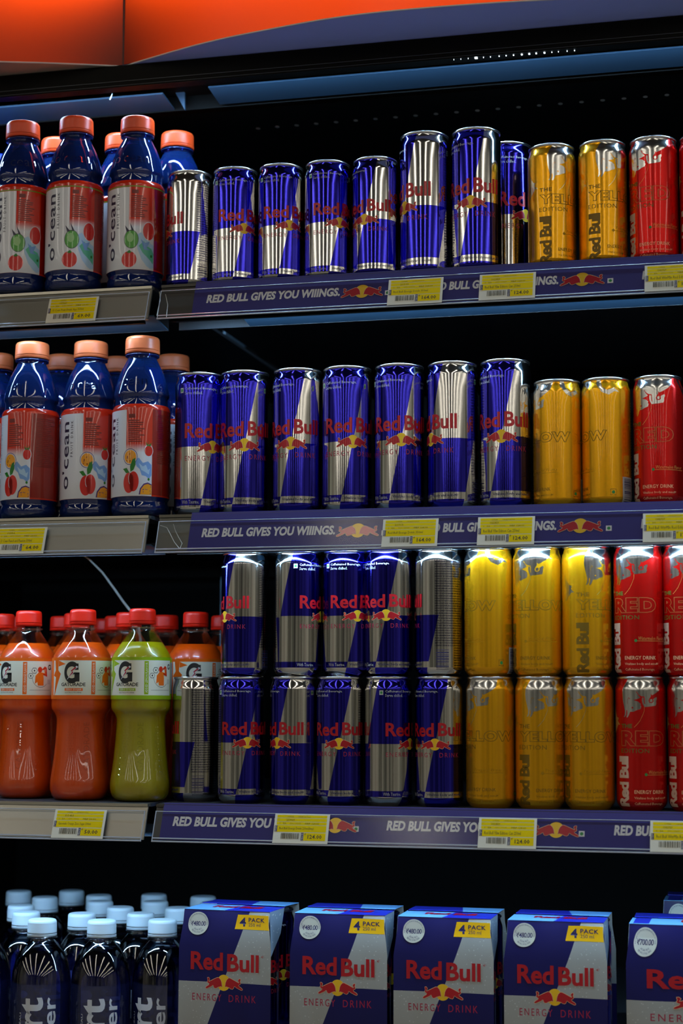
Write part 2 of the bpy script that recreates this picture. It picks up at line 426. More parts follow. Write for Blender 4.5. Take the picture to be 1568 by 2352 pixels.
# the pale bull of the fruit flavoured cans, traced as degrees x mm
_bh = [(392,190),(340,300),(308,400),(300,520),(312,640),(335,760),(352,850),(347,930),(325,978),(348,978),(375,930),(380,840),(395,830),(400,900),(380,985),(402,985),(430,940),(455,870),(520,868),(590,835),(668,812),(684,760),(665,735),(675,708),(620,660),(525,628),(600,610),(668,580),(640,548),(578,455),(590,450),(640,520),(690,550),(752,558),(758,680),(768,715),(745,700),(735,580),(706,575),(700,640),(715,710),(750,770),(850,762),(975,742),(992,690),(985,650),(1005,600),(995,565),(950,590),(930,610),(935,660),(900,690),(850,685),(832,640),(850,600),(880,555),(882,490),(902,530),(960,500),(1040,440),(1100,370),(1112,310),(1130,190)]
def bh(x, y): return (math.degrees(math.asin(max(-.97, min(.97, (x - 672) / 523)))) , 141 - (y - 140) / 19.5)
def make_edition_can(name, H, R, kind):
    """u = degrees from the left edge of the big outlined word"""
    yel = kind == 'yellow'
    body, big, small, line = (M_YEL, M_YDK, M_YDK, M_YMD) if yel else (M_REDC, M_GLINE, M_DGRN, M_GOLD)
    root = empty(name, (0, 0, 0), cat='can')
    pr = can_profile(H, R); mb = MB(); mb.lathe(pr, body, 72, uvh=H); base_dome(H, R, mb)
    hs = H / 141
    put = lambda a, m, l: wrap(mb, a, m, pr, hs, l)
    off = 45 + (20 if yel else 5)
    A = lambda pts: [(bh(*p)[0] + off, bh(*p)[1]) for p in pts]
    top = A(_bh); top[0] = (top[0][0], 138); top[-1] = (top[-1][0], 138)
    put(poly(top), M_PSIL, 1)
    put(poly(A([(860, 615), (905, 606), (914, 655), (890, 672), (858, 665)])), M_PSIL, 1)
    put(stroke(A([(495, 210), (470, 270), (462, 335)]), .5), body, 2)
    put(stroke(A([(460, 605), (425, 583), (405, 640), (402, 712)]), .6), body, 2)
    put(disc(*A([(503, 785)])[0], 2.0, .9, 12), body, 2)
    put(stroke(A([(745, 770), (742, 850), (712, 930), (655, 1050), (600, 1120), (530, 1190)]), .55), M_PSIL if yel else M_GOLD, 1)
    # trailing tail flame on the far side
    fl = [(-34, 112), (-28, 104), (-18, 98), (-10, 97), (-14, 94), (-4, 90), (-12, 90), (-22, 85), (-32, 80), (-30, 92)]
    put(poly(fl), M_PSIL if yel else M_GOLD, 1)
    put(poly([(off + 78, 133), (off + 92, 124), (off + 108, 121), (off + 122, 125), (off + 134, 124), (off + 120, 129), (off + 104, 126), (off + 92, 130), (off + 88, 138), (off + 78, 138)]), M_PSIL, 1)
    if yel:
        put(fit(text2d('THE', .02, 1.05), 1, 31, 85.5, 89.8), small, 1)
        word, w1, y0, y1 = 'YELLOW', 168, 71, 82.7
        put(fit(text2d('EDITION', .0, 1.1), 0, 70, 63, 67.7), small, 1)
    else:
        put(fit(text2d('THE', .03, 1.05), 1, 30, 86.5, 90.8), small, 1)
        word, w1, y0, y1 = 'RED', 110, 67.5, 84
        put(fit(text2d('EDITION', .0, 1.1), 0, 68, 60.5, 65), small, 1)
    a = text2d(word, .075, 1.12); b = text2d(word, .03 if yel else .035, 1.12)
    x0_, x1_, c0, c1 = bbox(a[0])
    g = lambda x, y: ((x - x0_) / (x1_ - x0_) * w1, y0 + (y - c0) / (c1 - c0) * (y1 - y0))
    put(xf(a, g), big, 1); put(xf(b, g), body, 2)
    sw = M_YDK if yel else M_CREAM
    if yel: put(fit(text2d('Red Bull', .04, .9), 0, 30, 4.5, 57.5, True), sw, 1)
    else: put(fit(text2d('Red Bull', .04, .9), -9, 20, 4.5, 57, True), mat('pale_print', (.72, .5, .36), rough=.4), 1)
    tx = M_YMD if yel else M_CREAM
    x = 45 if yel else 33
    put(fit(text2d('ENERGY DRINK', .01, 1.05, res=2), x, x + 74, 18, 21.8), small if yel else tx, 1)
    put(fit(text2d('Vitalizes body and mind®', .0, res=1), x, x + 82, 11.6, 15), small if yel else tx, 1)
    put(fit(text2d('Caffeinated Beverage.', .0, res=1), x, x + 72, 5.6, 9), small if yel else tx, 1)
    put(disc(60, 38, 3.4, 1.6, 16), line if yel else M_GREEN, 1)
    put(rect(62, 138, 37.4, 37.9), line, 1)
    put(fit(text2d('Tropical Fruits' if yel else 'Watermelon Flavour', .0, res=1, shear=.2), 66, 134, 38.6, 42.4), line if yel else M_GOLD, 1)
    put(rect(174, 188, 11.5, 18.5), small, 1); put(rect(175, 187, 12.1, 17.9), body, 2); put(disc(181, 15, 3.8, 1.9, 16), M_GREEN, 3)
    put(rect(205, 245, 3.5, 32), M_WHITE, 1)
    rnd = random.Random(5); y = 5.0
    while y < 30:
        t = rnd.choice((.4, .6, .9, 1.2)); put(rect(210, 238, y, y + t), M_NAVY, 2); y += t + rnd.choice((.5, .7, 1.1))
    for i in range(34):      # lines of small print beside the bar code
        put(rect(250 + rnd.random() * 2, 268 + rnd.random() * 22, 12 + i * 3.1, 13.3 + i * 3.1), line, 1)
    mb.build('body', root); lid(H, R, root)
    return root
H250, R250, H350, R350 = .139, .0264, .164, .0282
P250 = make_silver_can('slim_drink_can', H250, R250)
P350 = make_silver_can('tall_drink_can', H350, R350)
PYEL = make_edition_can('yellow_drink_can', H250, R250, 'yellow')
PRED = make_edition_can('red_drink_can', H250, R250, 'red')

def relax(P, ymin=0, n=500):
    """P = [x, y, radius, fixed]: push standing things apart until none of them touch, mostly along the depth of the shelf"""
    for _ in range(n):
        for i in range(len(P)):
            for j in range(i):
                A, B = P[i], P[j]; dx, dy = A[0] - B[0], A[1] - B[1]; d = math.hypot(dx, dy); m_ = A[2] + B[2] + .0004
                if d < m_ and not (A[3] and B[3]):
                    q = m_ - d + 1e-5; wa, wb = (0, 1) if A[3] else (1, 0) if B[3] else (.5, .5); k = .3
                    if abs(dy) < .004 and not A[3]: A[1] += .002
                    A[0] += dx / d * k * q * wa; B[0] -= dx / d * k * q * wb; A[1] += dy / d * q * wa; B[1] -= dy / d * q * wb
                for q in (A, B):
                    if not q[3]: q[1] = max(q[1], ymin)
CANS = []
def facing(X, Y): return math.atan2(-Y, -X)
S1, S2, S3, S4, S4L = 1.7705, 1.509, 1.1905, .9350, .8515
def can(proto, px, py, zs, Y, ang, label, group):
    X = at(px, py, Y).x; CANS.append((X, Y, .0268 if proto is not P350 else .0287, zs))
    return place(proto, (X, Y, zs), facing(X, Y) + math.radians(ang), label, group)
GS = 'blue and silver energy drink cans'
YR = 1.8705; YT = 1.8725
ordn = ['first', 'second', 'third', 'fourth', 'fifth', 'sixth', 'seventh']
view = ['silver upper front, end of red word', 'beside the silver fronted can', 'between two similar blue topped cans', 'sunburst emblem at its right edge', 'silver wedge upper right']
for i, (px, a) in enumerate([(435, -85), (540, 23), (645, 21), (752, 31), (862, -29)]):
    can(P250, px, 520, S1, YR, a, f'short blue can on top shelf, {ordn[i]} from left, {view[i]}', GS)
can(P350, 975, 460, S1, YT, -54, 'left one of the two tall front cans on top shelf, silver upper front', GS)
can(P350, 1094, 455, S1, YT, -14, 'right one of the two tall front cans on top shelf, full sunburst emblem', GS)
can(P350, 1166, 455, S1, 1.930, 45, 'tall blue can half hidden behind, left of the first yellow can, top shelf', GS)
GY, GR = 'yellow energy drink cans', 'red energy drink cans'
can(PYEL, 1267, 460, S1, YR, -31, 'yellow can on top shelf beside the tall blue cans, upright dark lettering on front', GY)
can(PYEL, 1384, 460, S1, YR, -36, 'yellow can on top shelf standing next to the red can', GY)
can(PRED, 1501.5, 460, S1, YR, -70, 'red can on top shelf, whole in view, right of the yellow cans', GR)
can(PRED, 1617, 460, S1, YR, -58, 'red can cut off by the right picture edge on top shelf', GR)
v2 = ['touching the juice bottles', 'emblem in the middle', 'emblem left of centre', 'emblem right of centre', 'word running off its right', 'wide silver upper front', 'beside the yellow cans']
for i, (px, a) in enumerate([(458, 32), (562, -1), (683, -16), (797, 13), (917, 4), (1039, -58), (1161, -10)]):
    can(P350, px, 1010, S2, YT, a, f'tall blue can on middle shelf, {ordn[i]} from left, {v2[i]}', GS)
can(P250, 1171, 1010, S2, 1.9275, -60, 'short silver can peeking out behind the last tall blue can, middle shelf', GS)
can(PYEL, 1280, 1020, S2, YR, -136, 'yellow can on middle shelf, left one, next to the tall blue cans', GY)
can(PYEL, 1392, 1020, S2, YR, -166, 'yellow can on middle shelf with a bar code at its right edge', GY)
can(PRED, 1512, 1020, S2, YR, -73, 'red can on middle shelf right of the yellow cans', GR)
v3 = ['leftmost of the upper layer', 'upper layer, emblem cut off at right', 'upper layer, bright stripes in its blue top', 'upper layer, emblem in the middle', 'upper layer, small print and bar code']
for i, (px, a) in enumerate([(562, -58), (684, 72), (795, 28), (893, -7), (1008, -113)]):
    can(P250, px, 1410, S3 + H250 - .0004, YR + (.004 if i == 2 else 0), a, f'blue silver can on third shelf, {v3[i]}', GS)
v3 = ['leftmost of the five', 'second, word end in front', 'middle of the five', 'emblem at its far right', 'beside the yellow cans']
for i, (px, a) in enumerate([(555, 14), (675, -45), (781, -3), (892, 61), (1009, -11)]):
    can(P250, px, 1700, S3, YR, a, f'blue silver can, bottom layer of third shelf, {v3[i]}', GS)
can(P250, 449, 1700, S3, 1.8885, -114, 'silver can with bar code standing further back beside the green bottle', GS)
for px, a, l in [(1122, -151, 'leftmost yellow can of the upper layer on third shelf'), (1234, -89, 'middle yellow can of the upper layer on third shelf'), (1347, -25, 'rightmost yellow can of the upper layer on third shelf, beside the red ones')]:
    can(PYEL, px, 1410, S3 + H250 - .0004, YR, a, l, GY)
for px, a, l in [(1126, -107, 'leftmost yellow can of the bottom layer on third shelf'), (1240, -55, 'middle yellow can of the bottom layer, upright dark word at its left'), (1353, -80, 'rightmost yellow can of the bottom layer, beside the red ones')]:
    can(PYEL, px, 1700, S3, YR, a, l, GY)
for px, py, z, a, l in [(1467, 1410, H250 - .0004, -68, 'red can of the upper layer on third shelf, whole in view'), (1581, 1410, H250 - .0004, -71, 'red can of the upper layer cut off by the right picture edge'),
                        (1472, 1700, 0, -50, 'red can of the bottom layer on third shelf, whole in view'), (1592, 1700, 0, -62, 'red can of the bottom layer cut off by the right picture edge')]:
    can(PRED, px, py, S3 + z, YR, a, l, GR)

# ------------------------------------------------------------------ bottles
def mm(p): return [(a / 1000, b / 1000) for a, b in p]
def resample(prof, n=4):
    """smooth a profile with a Catmull-Rom pass"""
    out = []
    for i in range(len(prof) - 1):
        p0, p1, p2, p3 = prof[max(i - 1, 0)], prof[i], prof[i + 1], prof[min(i + 2, len(prof) - 1)]
        for k in range(n):
            t = k / n
            out.append(tuple(.5 * (2 * p1[j] + (p2[j] - p0[j]) * t + (2 * p0[j] - 5 * p1[j] + 4 * p2[j] - p3[j]) * t * t + (3 * p1[j] - p0[j] - 3 * p2[j] + p3[j]) * t ** 3) for j in (0, 1)))
    out.append(prof[-1]); return out
def make_cap(parent, z0, z1, r, m, ribs=True):
    h = z1 - z0; mb = MB()
    mb.lathe(mm([(z0, r - 1.5), (z0, r + .1), (z0 + h * .16, r + .15)]), m, 96)
    mb.lathe(mm([(z0 + h * .18, r - .5), (z0 + h * .2, r), (z0 + h * .25, r), (z0 + h * .8, r - .25)]), m, 120, ribs=1, rib=.00028, ribz=((z0 + h * .19) / 1000, (z0 + h * .97) / 1000))
    mb.lathe(mm([(z0 + h * .8, r - .25), (z0 + h * .9, r - .6), (z0 + h * .97, r - 1.5), (z1, r - 3), (z1, .01)]), m, 120)
    o = mb.build('cap', parent)
    return o
M_EMB = clear_plastic('raised_plastic', (.97, .98, 1), .08, .35)
M_OB = clear_plastic('blue_bottle_plastic', (.10, .18, .70), .05, .16, ((.02, .08, .40), .16))
M_OLIQ = mat('deep_blue_drink', (.008, .015, .16), rough=.25, coat=.3)
M_OCAP1 = mat('orange_cap', rgb=(236, 78, 30), rough=.35, sss=.1)
M_OCAP2 = mat('pale_orange_cap', rgb=(226, 112, 64), rough=.38, sss=.1)
M_LW = mat('white_label_film', rgb=(226, 228, 236), rough=.25, coat=.5)
M_LR = mat('red_label_film', rgb=(214, 44, 14), rough=.2, coat=.6)
M_LR2 = mat('dark_red_label_film', rgb=(150, 26, 12), rough=.2, coat=.6)
M_LG = mat('lime_edge_print', rgb=(110, 150, 20), rough=.3)
M_FRUIT = mat('fruit_red_print', rgb=(214, 30, 20), rough=.25, coat=.5)
M_FRUITO = mat('fruit_orange_print', rgb=(244, 160, 10), rough=.25, coat=.5)
M_LEAF = mat('leaf_print', rgb=(20, 120, 20), rough=.3)
M_APPLE = mat('green_apple_print', rgb=(90, 170, 70), rough=.25, coat=.5)
M_SPL = mat('water_splash_print', rgb=(120, 165, 225), rough=.3)
M_SPL2 = mat('pale_splash_print', rgb=(175, 210, 240), rough=.3)
M_TEAL = mat('teal_print', rgb=(90, 190, 160), rough=.3)
M_PURP = mat('purple_print', rgb=(80, 30, 110), rough=.3)
M_NAVYT = mat('navy_word_print', rgb=(26, 20, 60), rough=.3)
M_REDTXT = mat('red_small_print', rgb=(120, 20, 8), rough=.3)
OCB = [(0, 22), (.8, 27), (3, 31), (8, 32.6), (13, 32.6), (16, 31.2), (19, 31.2), (21.5, 32.6), (24, 33), (124, 33), (127, 32), (129, 30.2), (137, 29.8), (140, 31.6), (143, 31.6), (150, 30.2), (160, 27.6), (170, 24), (178, 20), (184, 17), (186, 16.3), (190, 16.3)]
def make_ocean(name, style):
    root = empty(name, (0, 0, 0), cat='bottle')
    pr = mm(OCB[:9] + [(44, 33), (64, 33), (84, 33), (104, 33)] + OCB[9:13] + resample(OCB[13:20], 3) + OCB[20:])
    mb = MB(); mb.lathe(pr, M_OB, 72)
    mb.lathe(mm([(4, .5), (6, 12), (1.5, 19), (0, 22)]), M_OB, 72)
    # embossed wordmark on the dome
    put = lambda a, m, l, e=.0004: wrap(mb, a, m, pr, .001, l, eps=e, tilt=.35)
    for k in range(2):
        put(fit(text2d("o'cean", -.01, 1.0), -42 + k * 180, 42 + k * 180, 150, 162), M_EMB, 1)
    mb.build('body', root)
    lq = MB(); lq.lathe(mm([(3, .5), (5, 15), (4, 27), (8, 31.6), (20, 30.4), (24, 32.2), (124, 32.2), (129, 29.2), (138, 29.2), (142, 30.6), (150, 29.2), (160, 26.6), (170, 23), (174, 21), (174, .5)]), M_OLIQ, 72)
    lq.build('drink', root)
    nr = MB(); nr.lathe(mm([(187, 16.4), (187.4, 19.4), (189.2, 19.4), (189.6, 16.4)]), M_OB, 72); nr.build('neck_ring', root)
    make_cap(root, 190.5, 210, 19.8, M_OCAP1 if style == 1 else M_OCAP2)
    # shrink sleeve label
    lp = mm([(22.5, 33.1), (24, 33.35), (44, 33.35), (64, 33.35), (84, 33.35), (104, 33.35), (123, 33.35), (125.5, 32.9), (128, 31.4)])
    L = MB(); L.lathe(lp, M_LR, 72)
    P = lambda a, m, l=1: wrap(L, a, m, lp, .001, l, eps=.00005)
    P(rect(-80, 0, 22.6, 121 if style == 2 else 119), M_LW)
    P(rect(52, 170, 24, 122), M_LR2)
    if style == 1: P(rect(-179, 179, 119.5, 120.8), M_LG, 2)
    # fade of the red field into white, printed as thinning bands
    P(rect(0, 52, 22.6, 72), M_LW)
    for i in range(14):
        f = (i + .5) / 14
        P(rect(0, 52, 72 + i * .7, 72.7 + i * .7), mat('label_fade_%d' % i, tuple(a * (1 - f) + b * f for a, b in zip(srgb((226, 228, 236)), srgb((214, 44, 14)))), rough=.25, coat=.5), 2)
    P(fit(text2d("o'cean", .012, 1.05), -52, -31, 34, 112, True), M_NAVYT, 2)
    P(fit(text2d('FRUIT DRINK', .01, 1.5, res=1), -27, -21, 71, 113, True), M_NAVYT, 2)
    rnd = random.Random(9)
    for i in range(11): P(rect(4, 26 + rnd.random() * 12, 84 + i * 2.4, 85.2 + i * 2.4), M_REDTXT, 2)
    P(rect(5, 18, 111.5, 116), M_REDTXT, 2)
    for i in range(26): P(rect(62, 92 + rnd.random() * 14, 60 + i * 2.2, 61.2 + i * 2.2), M_REDTXT, 2)
    if style == 2:
        P(disc(9, 67, 14.5, 9.4, 30), M_PURP, 3); P(disc(9, 67, 13.5, 8.6, 30), M_LW, 4); P(disc(9, 67, 12, 7.8, 30), M_FRUITO, 5)
        for i in range(9): P(disc(9 + rnd.uniform(-7, 7), 67 + rnd.uniform(-5, 4), .9, .8, 8), M_REDTXT, 6)
        P(poly([(18, 63), (26, 66), (34, 60), (44, 62), (51, 58), (51, 46), (46, 42), (40, 45), (32, 46), (28, 53), (22, 56)]), M_SPL, 3)
        P(poly([(26, 60), (34, 56), (40, 58), (44, 52), (48, 54), (46, 47), (38, 50), (31, 52)]), M_SPL2, 4)
        P(disc(45, 74, 9, 6.8, 24), M_LW, 4); P(disc(45, 74, 8, 6.1, 24), M_FRUIT, 5)
        P(poly([(45, 80), (39, 84), (42, 79)]), M_LEAF, 6); P(poly([(45, 80), (51, 84), (48, 79)]), M_LEAF, 6); P(poly([(45, 79), (44, 86), (46.5, 80)]), M_LEAF, 6)
        P(disc(7, 37.5, 11.5, 11.6, 30), M_FRUIT, 5); P(disc(16, 39, 10.5, 11.4, 30), M_FRUIT, 5)
        P(stroke([(9, 49), (6, 44), (7, 39), (9, 36)], .7), M_LW, 6)
        P(poly([(10, 50), (9, 56), (13, 63), (19, 66), (20, 58), (16, 52)]), M_LEAF, 6); P(poly([(8, 49), (1, 48.5), (-6, 53.5), (2, 54.5)]), M_LEAF, 6)
        P(poly([(51.5, 24.2), (51.5, 36), (44, 38), (36, 36.5), (29, 31), (27, 24.2)]), M_PURP, 6); P(poly([(51.5, 24.2), (51.5, 34.6), (44, 36.4), (37, 35), (31, 30), (29.5, 24.2)]), M_FRUITO, 7)
        for i in range(8): P(disc(rnd.uniform(33, 50), rnd.uniform(25, 33), .8, .7, 8), M_PURP, 8)
        P(disc(45.5, 41.5, 2.2, 1.6, 12), M_LEAF, 6)
    else:
        P(poly([(14, 62), (24, 66), (34, 60), (44, 54), (51.5, 52), (51.5, 26), (44, 24.5), (36, 27), (26, 34), (18, 46)]), M_SPL2, 3)
        P(poly([(20, 50), (30, 56), (38, 50), (46, 48), (51.5, 42), (50, 30), (44, 34), (36, 38), (28, 42)]), M_TEAL, 4)
        P(poly([(24, 58), (32, 54), (42, 56), (36, 48), (44, 46), (30, 46)]), M_SPL, 5)
        P(disc(5, 57.5, 14.5, 11, 30), M_NAVYT, 5); P(disc(5, 57.5, 13.6, 10.4, 30), M_APPLE, 6); P(disc(3, 59.5, 7, 5.5, 20), mat('pale_apple_print', rgb=(160, 210, 140), rough=.3), 7)
        P(poly([(2, 67), (-8, 74), (-4, 66)]), M_NAVYT, 7); P(poly([(6, 67), (2, 77), (10, 68)]), M_NAVYT, 7)
        P(disc(40, 68, 13, 11, 30), M_LW, 5); P(disc(40, 68, 12, 10.3, 30), M_FRUIT, 6)
        P(disc(1, 34, 16, 9.8, 30), M_LW, 6); P(disc(1, 34, 15, 9.4, 30), M_FRUIT, 7); P(poly([(-4, 42), (2, 45), (6, 42), (1, 41)]), M_LEAF, 8)
        P(disc(46, 39, 2.2, 1.8, 12), M_LEAF, 6)
    L.build('label', root)
    return root
O1, O2 = make_ocean('juice_bottle', 1), make_ocean('fruit_drink_bottle', 2)
HO = .210
def stand(proto, rows, zs, H, rc, rad, group, ymin=0, hold=()):
    """rows = (px, py of the front top edge of the cap, turn, label); stands the bottles there without letting them touch"""
    P = []
    for i, r_ in enumerate(rows):
        Y = max(ymin, atz(r_[0], r_[1], zs + H).y + rc)
        P.append([at(r_[0], r_[1], Y).x, Y, rad, i in hold])
    P += [[x, y, r_, True] for x, y, r_, z in CANS if abs(z - zs) < .01]
    relax(P, ymin)
    for p, (px, py, a, l) in zip(P, rows): place(proto, (p[0], p[1], zs), facing(p[0], p[1]) + math.radians(a), l, group)
G1 = 'blue fruit drink bottles with orange caps'
stand(O1, [(65, 278, -10, 'blue bottle with bright orange cap on top shelf, leftmost of the three front ones'), (176.5, 259, -10, 'blue bottle with bright orange cap on top shelf, tallest, middle of the three in front'),
                     (316.5, 266, -14, 'blue bottle with bright orange cap on top shelf, beside the first silver can'), (126, 310, 20, 'back row blue bottle seen between the first two front bottles on top shelf'),
                     (270, 294, 40, 'back row blue bottle between the middle and right front bottles on top shelf'), (396, 293, 60, 'back row blue bottle behind the first silver can on top shelf')], S1, HO, .013, .0336, G1, 1.85, (1, 2))
G2 = 'blue fruit drink bottles with pale orange caps'
stand(O2, [(75, 784, -51, 'blue bottle with pale orange cap on middle shelf, left front one'), (210, 782, -13, 'blue bottle with pale orange cap on middle shelf, white lettered side forward, centre front'),
                     (328, 771, -30, 'blue bottle with pale orange cap on middle shelf, right front one beside the tall cans'), (-6, 810, 10, 'back row bottle at the left picture edge on middle shelf'),
                     (145, 813, 10, 'back row bottle between the left and centre front bottles on middle shelf'), (272, 818, 70, 'back row bottle between the centre and right front bottles on middle shelf'), (398, 813, 30, 'back row bottle behind the first tall can on middle shelf')], S2, HO, .013, .0336, G2, 1.85, (2,))
# blue capped bottle at the left edge of the top shelf
X = at(-1, 322, 1.94)
M_BCAP = mat('royal_blue_cap', rgb=(30, 60, 230), rough=.35)
bb = dup(O1, (X.x, 1.945, S1), facing(X.x, 1.945) + 1, 'bottle with a royal blue cap at the left picture edge, top shelf back row')
bb.name = 'blue_capped_bottle'; bb['group'] = ''; del bb['group']
for c in list(bb.children):
    if c.name.startswith('cap'): bpy.data.objects.remove(c)
make_cap(bb, 186, 204, 19.8, M_BCAP)

# sports drink bottles
M_GCAP = mat('red_cap', rgb=(222, 32, 12), rough=.35, sss=.1)
M_GSH = clear_plastic('clear_bottle_plastic', (.98, .98, .985), .05, .06, None, .35)
def liquid(name, rgb):
    m = mat(name, rgb=rgb, rough=.3, coat=.3)
    return m
M_ORL, M_GRL = liquid('orange_drink', (236, 82, 3)), liquid('lime_drink', (172, 160, 4))
M_FLO, M_FLG = mat('orange_label_film', rgb=(238, 104, 22), rough=.25, coat=.5), mat('lime_label_film', rgb=(146, 178, 18), rough=.25, coat=.5)
M_GLW = mat('cream_label_film', rgb=(228, 226, 206), rough=.25, coat=.5)
M_FIG, M_FIG2 = mat('orange_figure_print', rgb=(240, 110, 20), rough=.3), mat('red_figure_print', rgb=(215, 50, 20), rough=.3)
GB = [(0, 22), (.5, 26), (3, 30), (8, 33), (15, 34.2), (22, 34), (28, 33.2), (40, 31.6), (55, 30), (70, 28.8), (84, 28), (92, 28.2), (97, 30), (101, 33), (105, 34.2), (112, 34.2)]
GB2 = [(158, 34.2), (163, 33), (170, 28.8), (178, 23.5), (186, 17.8), (191, 14.6), (193, 14), (198, 13.8)]
def make_gator(name, liq, film, word):
    root = empty(name, (0, 0, 0), cat='bottle')
    low = resample(GB, 3)
    def petals(mb, prof, m, k=1.0):
        vs, fs = [], []; seg = 96
        for z, r in prof:
            for j in range(seg):
                a = 2 * PI * j / seg; q = max(0, (20 - z) / 20) * 2.6 * abs(math.sin(2.5 * a)) ** .5 if z < 20 else 0
                # hand grip: two hollow flats with a raised panel between them
                gq = max(0, 1 - abs(z - 58) / 40); q2 = -1.9 * gq * (max(0, math.cos(3 * a)) ** 3)
                rr = (r - (2.6 * max(0, (20 - z) / 20) - q) + q2) * k
                vs.append((rr * math.cos(a) / 1000, rr * math.sin(a) / 1000, z / 1000))
        for i in range(len(prof) - 1):
            for j in range(seg):
                p = i * seg + j; p2 = i * seg + (j + 1) % seg; fs.append((p, p2, p2 + seg, p + seg))
        fs.append(tuple(range(seg - 1, -1, -1)))
        mb.add(vs, fs, m)
    b = MB(); petals(b, low, M_GSH)
    up = mm(resample(GB2, 4)); b.lathe(mm([(112, 34.2), (158, 34.2)]), M_GSH, 72); b.lathe(up, M_GSH, 72)
    lowm = mm(low)
    for k in range(2):       # raised wordmark on the grip and dimples beside it
        wrap(b, fit(text2d('GATORADE', .0, 1.0, res=2), -7 + 180 * k, 6 + 180 * k, 34, 88, True), M_EMB, lowm, .001, 1, eps=.0012, tilt=.4)
    for sx in (-44, -38, -32, 32, 38, 44):
        for i in range(18):
            wrap(b, disc(sx + (i % 2) * 3, 30 + i * 3.1, 1.1, .6, 8), M_EMB, lowm, .001, 1, eps=.0009, tilt=.5)
    b.build('body', root)
    l = MB(); petals(l, [(z + .4, r - .8) for z, r in low], liq)
    l.lathe(mm([(112, 33.5), (158, 33.5), (163, 32.2), (170, 28), (178, 22.6), (178, .5)]), liq, 72)
    l.build('drink', root)
    nr = MB(); nr.lathe(mm([(193.5, 14), (194, 16.2), (195.5, 16.2), (196, 14)]), M_GSH, 72); nr.build('neck_ring', root)
    make_cap(root, 198.6, 216, 15.2, M_GCAP)
    lp = mm([(113.5, 34.4), (120, 34.45), (130, 34.45), (145, 34.45), (160.5, 34.4)])
    L = MB(); L.lathe(lp, film, 72)
    P = lambda a, m, q=1: wrap(L, a, m, lp, .001, q, eps=.00005)
    P(rect(-78, 66, 118, 157), M_GLW)
    P(rect(68, 178, 120, 155), mat('speckled_label', rgb=(150, 150, 150), rough=.3))
    # lightning bolt at the left of the panel
    P(poly([(-62, 158), (-74, 158), (-71, 146), (-78, 140), (-70, 138), (-76, 114), (-56, 142), (-63, 146)]), film, 2)
    P(poly([(-45, 153), (-62, 150), (-62, 157)]), film, 2)
    # the big letter: heavy ring cut open at right, with a foot
    gx, gy = -32, 143.5
    def G(s, cx, cy, mm_, bolt=True, q=3):
        pts = [(cx + s * 15 * math.cos(math.radians(t)), cy + s * 11 * math.sin(math.radians(t))) for t in range(48, 318, 9)]
        P(stroke(pts, [s * 6.5] * len(pts)), mm_, q)
        P(rect(cx + s * 5, cx + s * 14.5, cy + s * 3.2, cy + s * 11.6), mm_, q + 1)
        P(rect(cx + s * 6, cx + s * 17, cy - s * 12, cy + s * 0), mm_, q + 1)
        P(rect(cx - s * 1, cx + s * 17, cy - s * 2.6, cy + s * 0), mm_, q + 1)
        if bolt:
            P(poly([(cx + 9, cy + 7.4), (cx - 3, cy + 2), (cx - 1, cy + .4), (cx - 10, cy - 8.5), (cx + 4, cy - .4), (cx + 1, cy + 1.4), (cx + 12, cy + 6)]), M_LW, q + 2)
            P(poly([(cx + 7, cy + 6.4), (cx - 2, cy + 2), (cx + .4, cy + .4), (cx - 7, cy - 6), (cx + 3, cy - .2), (cx + .6, cy + 1.4), (cx + 8.5, cy + 5)]), M_RED, q + 3)
    G(.86, gx, gy, M_BLACK)
    P(fit(text2d('GATORADE', .025, .95, res=2), -54, -6, 128, 132), M_BLACK, 3)
    P(rect(-46, -11, 122.7, 125.8), film, 3); P(fit(text2d('ZERO SUGAR', .01, 1.0, res=1), -44, -13, 123.2, 125.3), M_GLW, 4)
    P(fit(text2d('ELECTROLYTE DRINK', .0, 1.0, res=1), -45, -13, 120.2, 121.6), M_BLACK, 4)
    P(rect(5, 13, 119, 156), film, 3); P(fit(text2d('ADDED ' + word + ' FLAVOUR', .0, 1.0, res=1), 7, 11.5, 121, 154.5, True), M_GLW, 4)
    # drinking figure in a ring, two hexagons
    cx, cy = 40, 139
    P(stroke([(cx + 17 * math.cos(math.radians(t)), cy + 11 * math.sin(math.radians(t)) - 1) for t in range(180, 330, 10)], .45), M_BLACK, 3)
    P(disc(cx - 2, cy + 8, 4.6, 3.4, 20), M_FIG2, 4)
    P(poly([(cx - 5, cy + 5), (cx - 11, cy + 1), (cx - 12, cy - 8), (cx - 7, cy - 6), (cx - 6, cy - 10), (cx + 6, cy - 10), (cx + 6, cy - 2), (cx + 5, cy + 2), (cx + 12, cy + 1), (cx + 9, cy + 9), (cx + 7, cy + 8), (cx + 8, cy + 4), (cx + 2, cy + 5)]), M_FIG, 5)
    P(poly([(cx + 5, cy + 2), (cx + 14, cy + 0), (cx + 12.5, cy + 10.5), (cx + 8, cy + 12), (cx + 2, cy + 8.5), (cx + 4, cy + 7.5), (cx + 10, cy + 9), (cx + 10.5, cy + 3), (cx + 4, cy + 4)]), M_FIG2, 6)
    for hx, hy, r_ in ((20, 140, 5.4), (27, 146, 6)):
        P(disc(hx, hy, r_, r_ * .62, 6), M_BLACK, 3); P(disc(hx, hy, r_ * .86, r_ * .5, 6), M_GLW, 4); P(disc(hx, hy, 1.4, 1.1, 8), M_BLACK, 5)
    P(rect(18, 62, 123.6, 123.9), M_BLACK, 3)
    G(.22, 60, 150, M_BLACK, False)
    for i in range(4): P(rect(55, 62, 131 + i * 1.4, 131.3 + i * 1.4), M_BLACK, 3)
    L.build('label', root)
    return root
